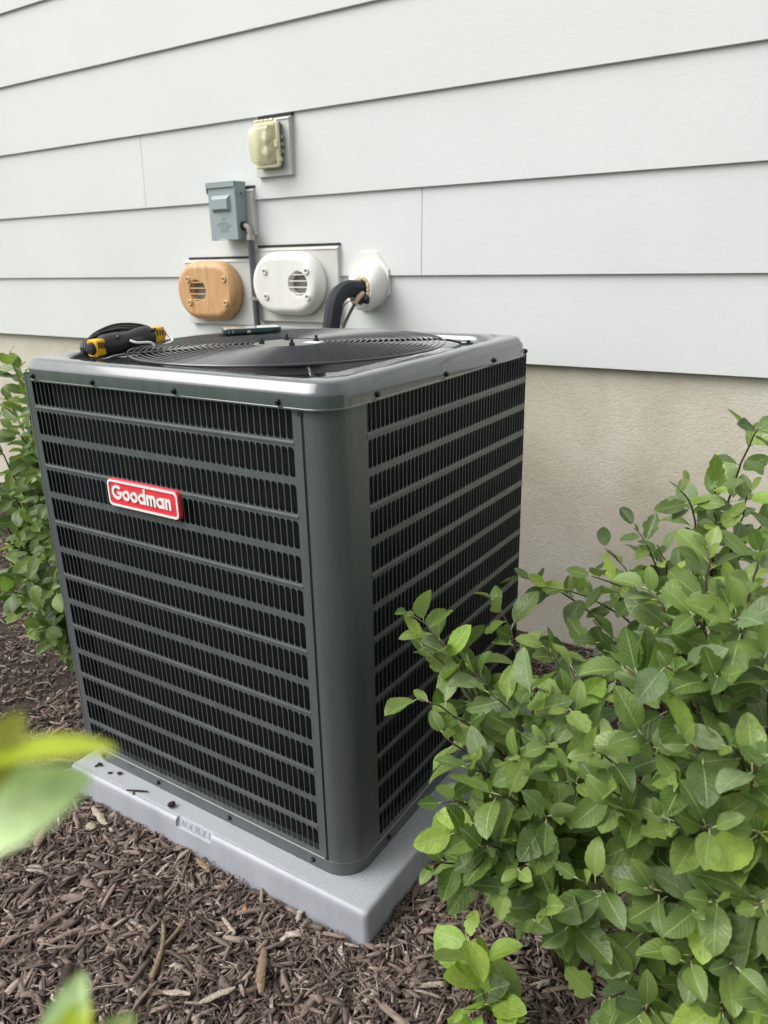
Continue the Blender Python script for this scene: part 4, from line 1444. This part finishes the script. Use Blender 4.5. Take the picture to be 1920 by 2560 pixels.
def shrub(name, base, tips, label, cat, size, seed, extra=0, spacing=0.030, limit=300, start=0.30, lean=0.5, stemr=0.0042, keys=(('leaf', 0.48), ('blue_leaf', 0.12), ('dark_leaf', 0.22), ('young_leaf', 0.18)), group=None, browns=0, flat=0.0, vol=None):
    rs = random.Random(seed)
    t = thing(name, base, label, cat, group)
    base = Vector(base)
    stems = [Vector(p_) for p_ in tips]
    for _ in range(extra):
        a, c_ = rs.sample(stems[:len(tips)], 2)
        u = rs.uniform(0.2, 0.8)
        q = a * u + c_ * (1 - u)
        q = base + (q - base) * rs.uniform(0.55, 0.9) + Vector((rs.uniform(-.05, .05), rs.uniform(-.05, .05), rs.uniform(-.06, .03)))
        stems.append(q)
    leaves = []
    pet = MB()
    for si, tip in enumerate(stems):
        b0 = base + Vector((rs.uniform(-0.05, 0.05), rs.uniform(-0.05, 0.05), 0.0))
        dv = tip - b0
        ctrl = b0 + Vector((dv.x * (1 - lean) * 0.8, dv.y * (1 - lean) * 0.8, max(dv.z * 0.75, dv.z - 0.10, 0.06)))
        ctrl += Vector((rs.uniform(-.03, .03), rs.uniform(-.03, .03), 0))
        n = 14
        pts = bez(b0, ctrl, tip, n)
        pts = [p_ + Vector((rs.uniform(-.004, .004), rs.uniform(-.004, .004), 0)) if 0 < i < n - 1 else p_ for i, p_ in enumerate(pts)]
        bs = MB()
        bs.tube(pts, [stemr * (1 - 0.72 * i / (n - 1)) for i in range(n)], 6)
        bs.build('stem', M['stem'], t, smooth=180)
        length = sum((pts[i + 1] - pts[i]).length for i in range(n - 1))
        az = rs.uniform(0, 6.28)
        k = int(length * (1 - start) / spacing)
        for q in range(k + 1):
            s_ = start + (1 - start) * (q / max(1, k)) ** 0.9
            f_ = s_ * (n - 1)
            i = min(n - 2, int(f_))
            p_ = pts[i].lerp(pts[i + 1], f_ - i)
            tan = (pts[i + 1] - pts[i]).normalized()
            az += 2.4 + rs.uniform(-0.5, 0.5)
            a1 = tan.orthogonal().normalized(); a2 = tan.cross(a1)
            rad = a1 * math.cos(az) + a2 * math.sin(az)
            atend = s_ > 0.93
            d = (tan * (1.1 if atend else rs.uniform(0.25, 0.75)) + rad * rs.uniform(0.7, 1.1) + Vector((0, 0, rs.uniform(-0.35, 0.25)))).normalized()
            if flat: d.z *= (1 - flat); d.normalize()
            nrm = Vector((rs.gauss(0, 0.5), rs.gauss(-0.42, 0.5), 0.9)) + tan * 0.25
            sz = size * rs.uniform(0.70, 1.28) * (0.62 if atend and rs.random() < 0.5 else 1.0) * (1 - 0.22 * max(0, s_ - 0.75) / 0.25)
            pl = sz * rs.uniform(0.14, 0.26)
            lb = p_ + (d + tan * 0.25).normalized() * pl
            pet.tube([p_, p_.lerp(lb, 0.5) + Vector((0, 0, 0.0015)), lb + d * sz * 0.04], [0.0011, 0.0009, 0.0008], 4)
            r_ = rs.random(); acc = 0
            young = atend or s_ > 0.85
            key = keys[0][0]
            for kk, pr in keys:
                pr2 = pr * (2.0 if kk == 'young_leaf' and young else (0.35 if kk == 'young_leaf' else 1))
                acc += pr2
                if r_ < acc: key = kk; break
            leaves.append((key, leaf_matrix(lb, d, nrm, sz), lb, sz))
    for _ in range(browns):
        k_, m_, lb, sz = rs.choice(leaves)
        leaves.append(('brown_leaf', leaf_matrix(lb, (rs.uniform(-1, 1), rs.uniform(-1, 1), -0.6), (rs.uniform(-1, 1), -1, 0.6), sz * 0.5), lb, sz))
    if pet.v:
        tag(pet.build('leaf_stalks', M['petiole'], t, smooth=180), kind='stuff')
    def rank(l_):
        v_ = l_[2] - CAM
        z = v_.dot(_f)
        if z < 0.05: return 1e9
        x, y = v_.dot(_r) / z, v_.dot(_u) / z
        out = abs(x) > 0.53 or abs(y) > 0.70
        return (1e6 if out else 0) + z / l_[3]
    leaves.sort(key=rank)
    for key, mw, lb, sz in leaves[:limit]:
        o = share('leaf', rs.choice(LEAF[key]), t, mw)
        if key == 'brown_leaf': o['label'] = 'dead curled brown leaf'
    rest = leaves[limit:]
    if rest:
        b = MB(); uv = []
        for key, mw, lb, sz in rest:
            me0 = rs.choice(LEAF['leaf_mass'])
            vs = np.array([v_.co[:] for v_ in me0.vertices]); a_ = np.array(mw)
            b.add((vs @ a_[:3, :3].T + a_[:3, 3]).tolist(), [tuple(p_.vertices) for p_ in me0.polygons])
            uv += [c for l_ in me0.uv_layers[0].data for c in l_.uv]
        o = b.build('foliage', M['leaf_mass'], t, smooth=180)
        o.data.uv_layers.new(name='UVMap').data.foreach_set('uv', uv)
        tag(o, kind='stuff')
    return t

NEAR = [(0.508, 0.179, 0.806), (0.573, 0.197, 0.806), (0.448, 0.096, 0.76), (0.517, 0.073, 0.747), (0.568, 0.073, 0.76), (0.609, 0.047, 0.722), (0.444, 0.02, 0.673), (0.501, 0.005, 0.698), (0.562, 0.018, 0.696), (0.485, -0.041, 0.612), (0.543, -0.046, 0.63), (0.595, -0.045, 0.642), (0.633, -0.057, 0.644), (0.475, -0.085, 0.521), (0.534, -0.09, 0.536), (0.592, -0.086, 0.546), (0.642, -0.085, 0.561), (0.441, -0.114, 0.412), (0.53, -0.108, 0.438), (0.607, -0.112, 0.46), (0.656, -0.11, 0.478), (0.588, -0.134, 0.373), (0.643, -0.127, 0.393), (0.677, -0.136, 0.379), (0.638, -0.144, 0.331), (0.488, -0.146, 0.257), (0.543, -0.146, 0.26), (0.423, -0.055, 0.584), (0.45, -0.07, 0.537)]
UNIT = [(0.037, 0.119, 0.611), (0.076, 0.099, 0.561), (0.115, 0.017, 0.515), (0.18, -0.015, 0.486), (0.21, -0.076, 0.411), (0.217, -0.137, 0.343), (0.25, -0.107, 0.395), (0.14, 0.258, 0.6), (0.155, 0.116, 0.539), (0.232, 0.045, 0.547), (0.3, 0.05, 0.575), (0.307, -0.048, 0.511), (0.348, -0.01, 0.536), (0.292, -0.078, 0.46), (0.378, -0.075, 0.455), (0.356, -0.117, 0.387), (0.239, -0.047, 0.468), (0.361, 0.047, 0.563), (0.403, -0.038, 0.504), (0.293, -0.106, 0.389), (0.397, -0.11, 0.336)]
WALL = [(0.101, 0.47, 0.563), (0.177, 0.434, 0.568), (0.268, 0.425, 0.617), (0.204, 0.735, 0.55), (0.264, 0.727, 0.621), (0.319, 0.725, 0.587), (0.402, 0.485, 0.795), (0.46, 0.481, 0.818), (0.513, 0.53, 0.915), (0.522, 0.448, 0.823), (0.469, 0.505, 0.737), (0.42, 0.502, 0.654), (0.388, 0.387, 0.579), (0.324, 0.326, 0.532), (0.526, 0.448, 0.66), (0.536, 0.604, 0.718), (0.239, 0.321, 0.501), (0.293, 0.571, 0.562)]
UNIT += [(0.246, 0.251, 0.536), (0.311, 0.214, 0.527), (0.324, 0.135, 0.528), (0.333, -0.126, 0.34), (0.378, -0.111, 0.304), (0.429, -0.1, 0.31), (0.265, -0.082, 0.401)]
WALL += [(0.384, 0.213, 0.531), (0.404, 0.269, 0.572), (0.319, 0.267, 0.521), (0.425, 0.312, 0.646)]
LFT = [(-1.449, 0.346, 0.958), (-1.388, 0.346, 0.862), (-1.251, 0.302, 0.841), (-1.175, 0.282, 0.825), (-1.31, 0.239, 0.782), (-1.199, 0.224, 0.72), (-1.113, 0.198, 0.674), (-1.201, 0.132, 0.653), (-1.139, 0.144, 0.582), (-1.085, 0.174, 0.569), (-1.168, 0.097, 0.514), (-1.091, 0.133, 0.478), (-1.079, 0.067, 0.452), (-1.123, 0.025, 0.42), (-1.025, 0.093, 0.428), (-1.413, 0.187, 0.821), (-1.405, 0.119, 0.64), (-1.25, 0.044, 0.516), (-1.259, 0.363, 0.694), (-1.23, 0.31, 0.516), (-1.539, 0.363, 0.834), (-1.511, 0.413, 0.912)]
SHOOT = [(0.214, -0.032, 0.14), (0.234, -0.027, 0.09), (0.278, -0.026, 0.053), (0.23, -0.037, 0.04), (0.29, -0.051, 0.034), (0.258, -0.089, 0.022)]

tag_ = 'shrubs beside the condenser unit'
shrub('shrub', (0.60, 0.16, GZ), NEAR, 'big leafed green shrub nearest the camera, filling the lower right corner', 'shrub', 0.066, 21, extra=18, spacing=0.0275, lean=0.55, browns=3, limit=320, start=0.32)
shrub('shrub', (0.34, 0.20, GZ), UNIT, 'green shrub leaning against the right side of the condenser unit', 'shrub', 0.067, 22, extra=8, spacing=0.029, lean=0.5, browns=3, limit=320, start=0.38)
shrub('shrub', (0.42, 0.80, GZ), WALL, 'tall loose green shrub in front of the bare beige foundation', 'shrub', 0.061, 23, extra=2, spacing=0.034, lean=0.6, limit=320, start=0.48)
shrub('shrub', (-1.42, 0.42, GZ), LFT, 'green shrub behind the left side of the condenser unit', 'shrub', 0.066, 24, extra=44, spacing=0.032, lean=0.35, limit=320, start=0.18, keys=(('dark_leaf', 0.66), ('leaf', 0.28), ('young_leaf', 0.06)))
shrub('young_shoot', (0.285, -0.035, GZ), SHOOT, 'short bright green shoot growing out of the mulch near the pad corner', 'shoot', 0.070, 25, spacing=0.036, stemr=0.0022, keys=(('young_leaf', 0.7), ('leaf', 0.3)))

# tall plant close to the camera, out of focus
fp = thing('foreground_plant', (0.30, -0.93, GZ), 'blurred yellow-green plant close to the camera at the left edge', 'plant')
b = MB()
b.tube(spline([(0.30, -0.93, GZ), (0.36, -0.92, 0.35), (0.43, -0.895, 0.75), (0.484, -0.875, 0.98), (0.506, -0.866, 1.10), (0.513, -0.863, 1.131)], 6), [0.0034 - 0.00007 * i for i in range(31)], 7)
b.build('stem', M['stem_young'], fp, smooth=180)
def fleaf(base, tip, nrm, key, w=0.55, fold=0.25, curl=0.35):
    base, tip = CAM.lerp(Vector(base), 0.62), CAM.lerp(Vector(tip), 0.62)
    me = leaf_mesh(int(base.x * 1e5) % 9999, w, fold, curl, M[key])
    d = tip - base
    share('leaf', me, fp, leaf_matrix(base, d, nrm, d.length * 1.03))
    bb = MB()
    root = Vector((0.508, -0.865, 1.105)) if base.z > 1.05 else Vector((0.480, -0.877, 0.965))
    bb.tube([root, (root + base) / 2 + Vector((0, 0, 0.003)), base + d * 0.03], 0.0009, 5)
    bb.build('leaf_stalk', M['petiole'], fp, smooth=180)
fleaf((0.422, -0.825, 1.052), (0.464, -0.790, 1.057), (-0.35, 0.1, 1.0), 'lime_leaf', 0.5, 0.15, 0.3)
fleaf((0.416, -0.842, 1.024), (0.450, -0.794, 1.040), (0.5, -0.5, 1.0), 'pale_leaf', 0.47, 0.12, 0.35)
fleaf((0.426, -0.828, 1.040), (0.430, -0.803, 1.064), (0.9, -0.2, 0.5), 'olive_leaf', 0.5, 0.3, 0.2)
fleaf((0.418, -0.819, 0.886), (0.419, -0.794, 0.919), (0.6, -0.6, 0.5), 'pale_leaf', 0.42, 0.25, 0.2)
fleaf((0.424, -0.818, 0.886), (0.4240, -0.797, 0.911), (0.5, -0.8, 0.6), 'lime_leaf', 0.5, 0.3, 0.2)
fleaf((0.429, -0.811, 0.886), (0.440, -0.786, 0.900), (-0.1, -0.4, 0.9), 'leaf', 0.5, 0.3, 0.2)
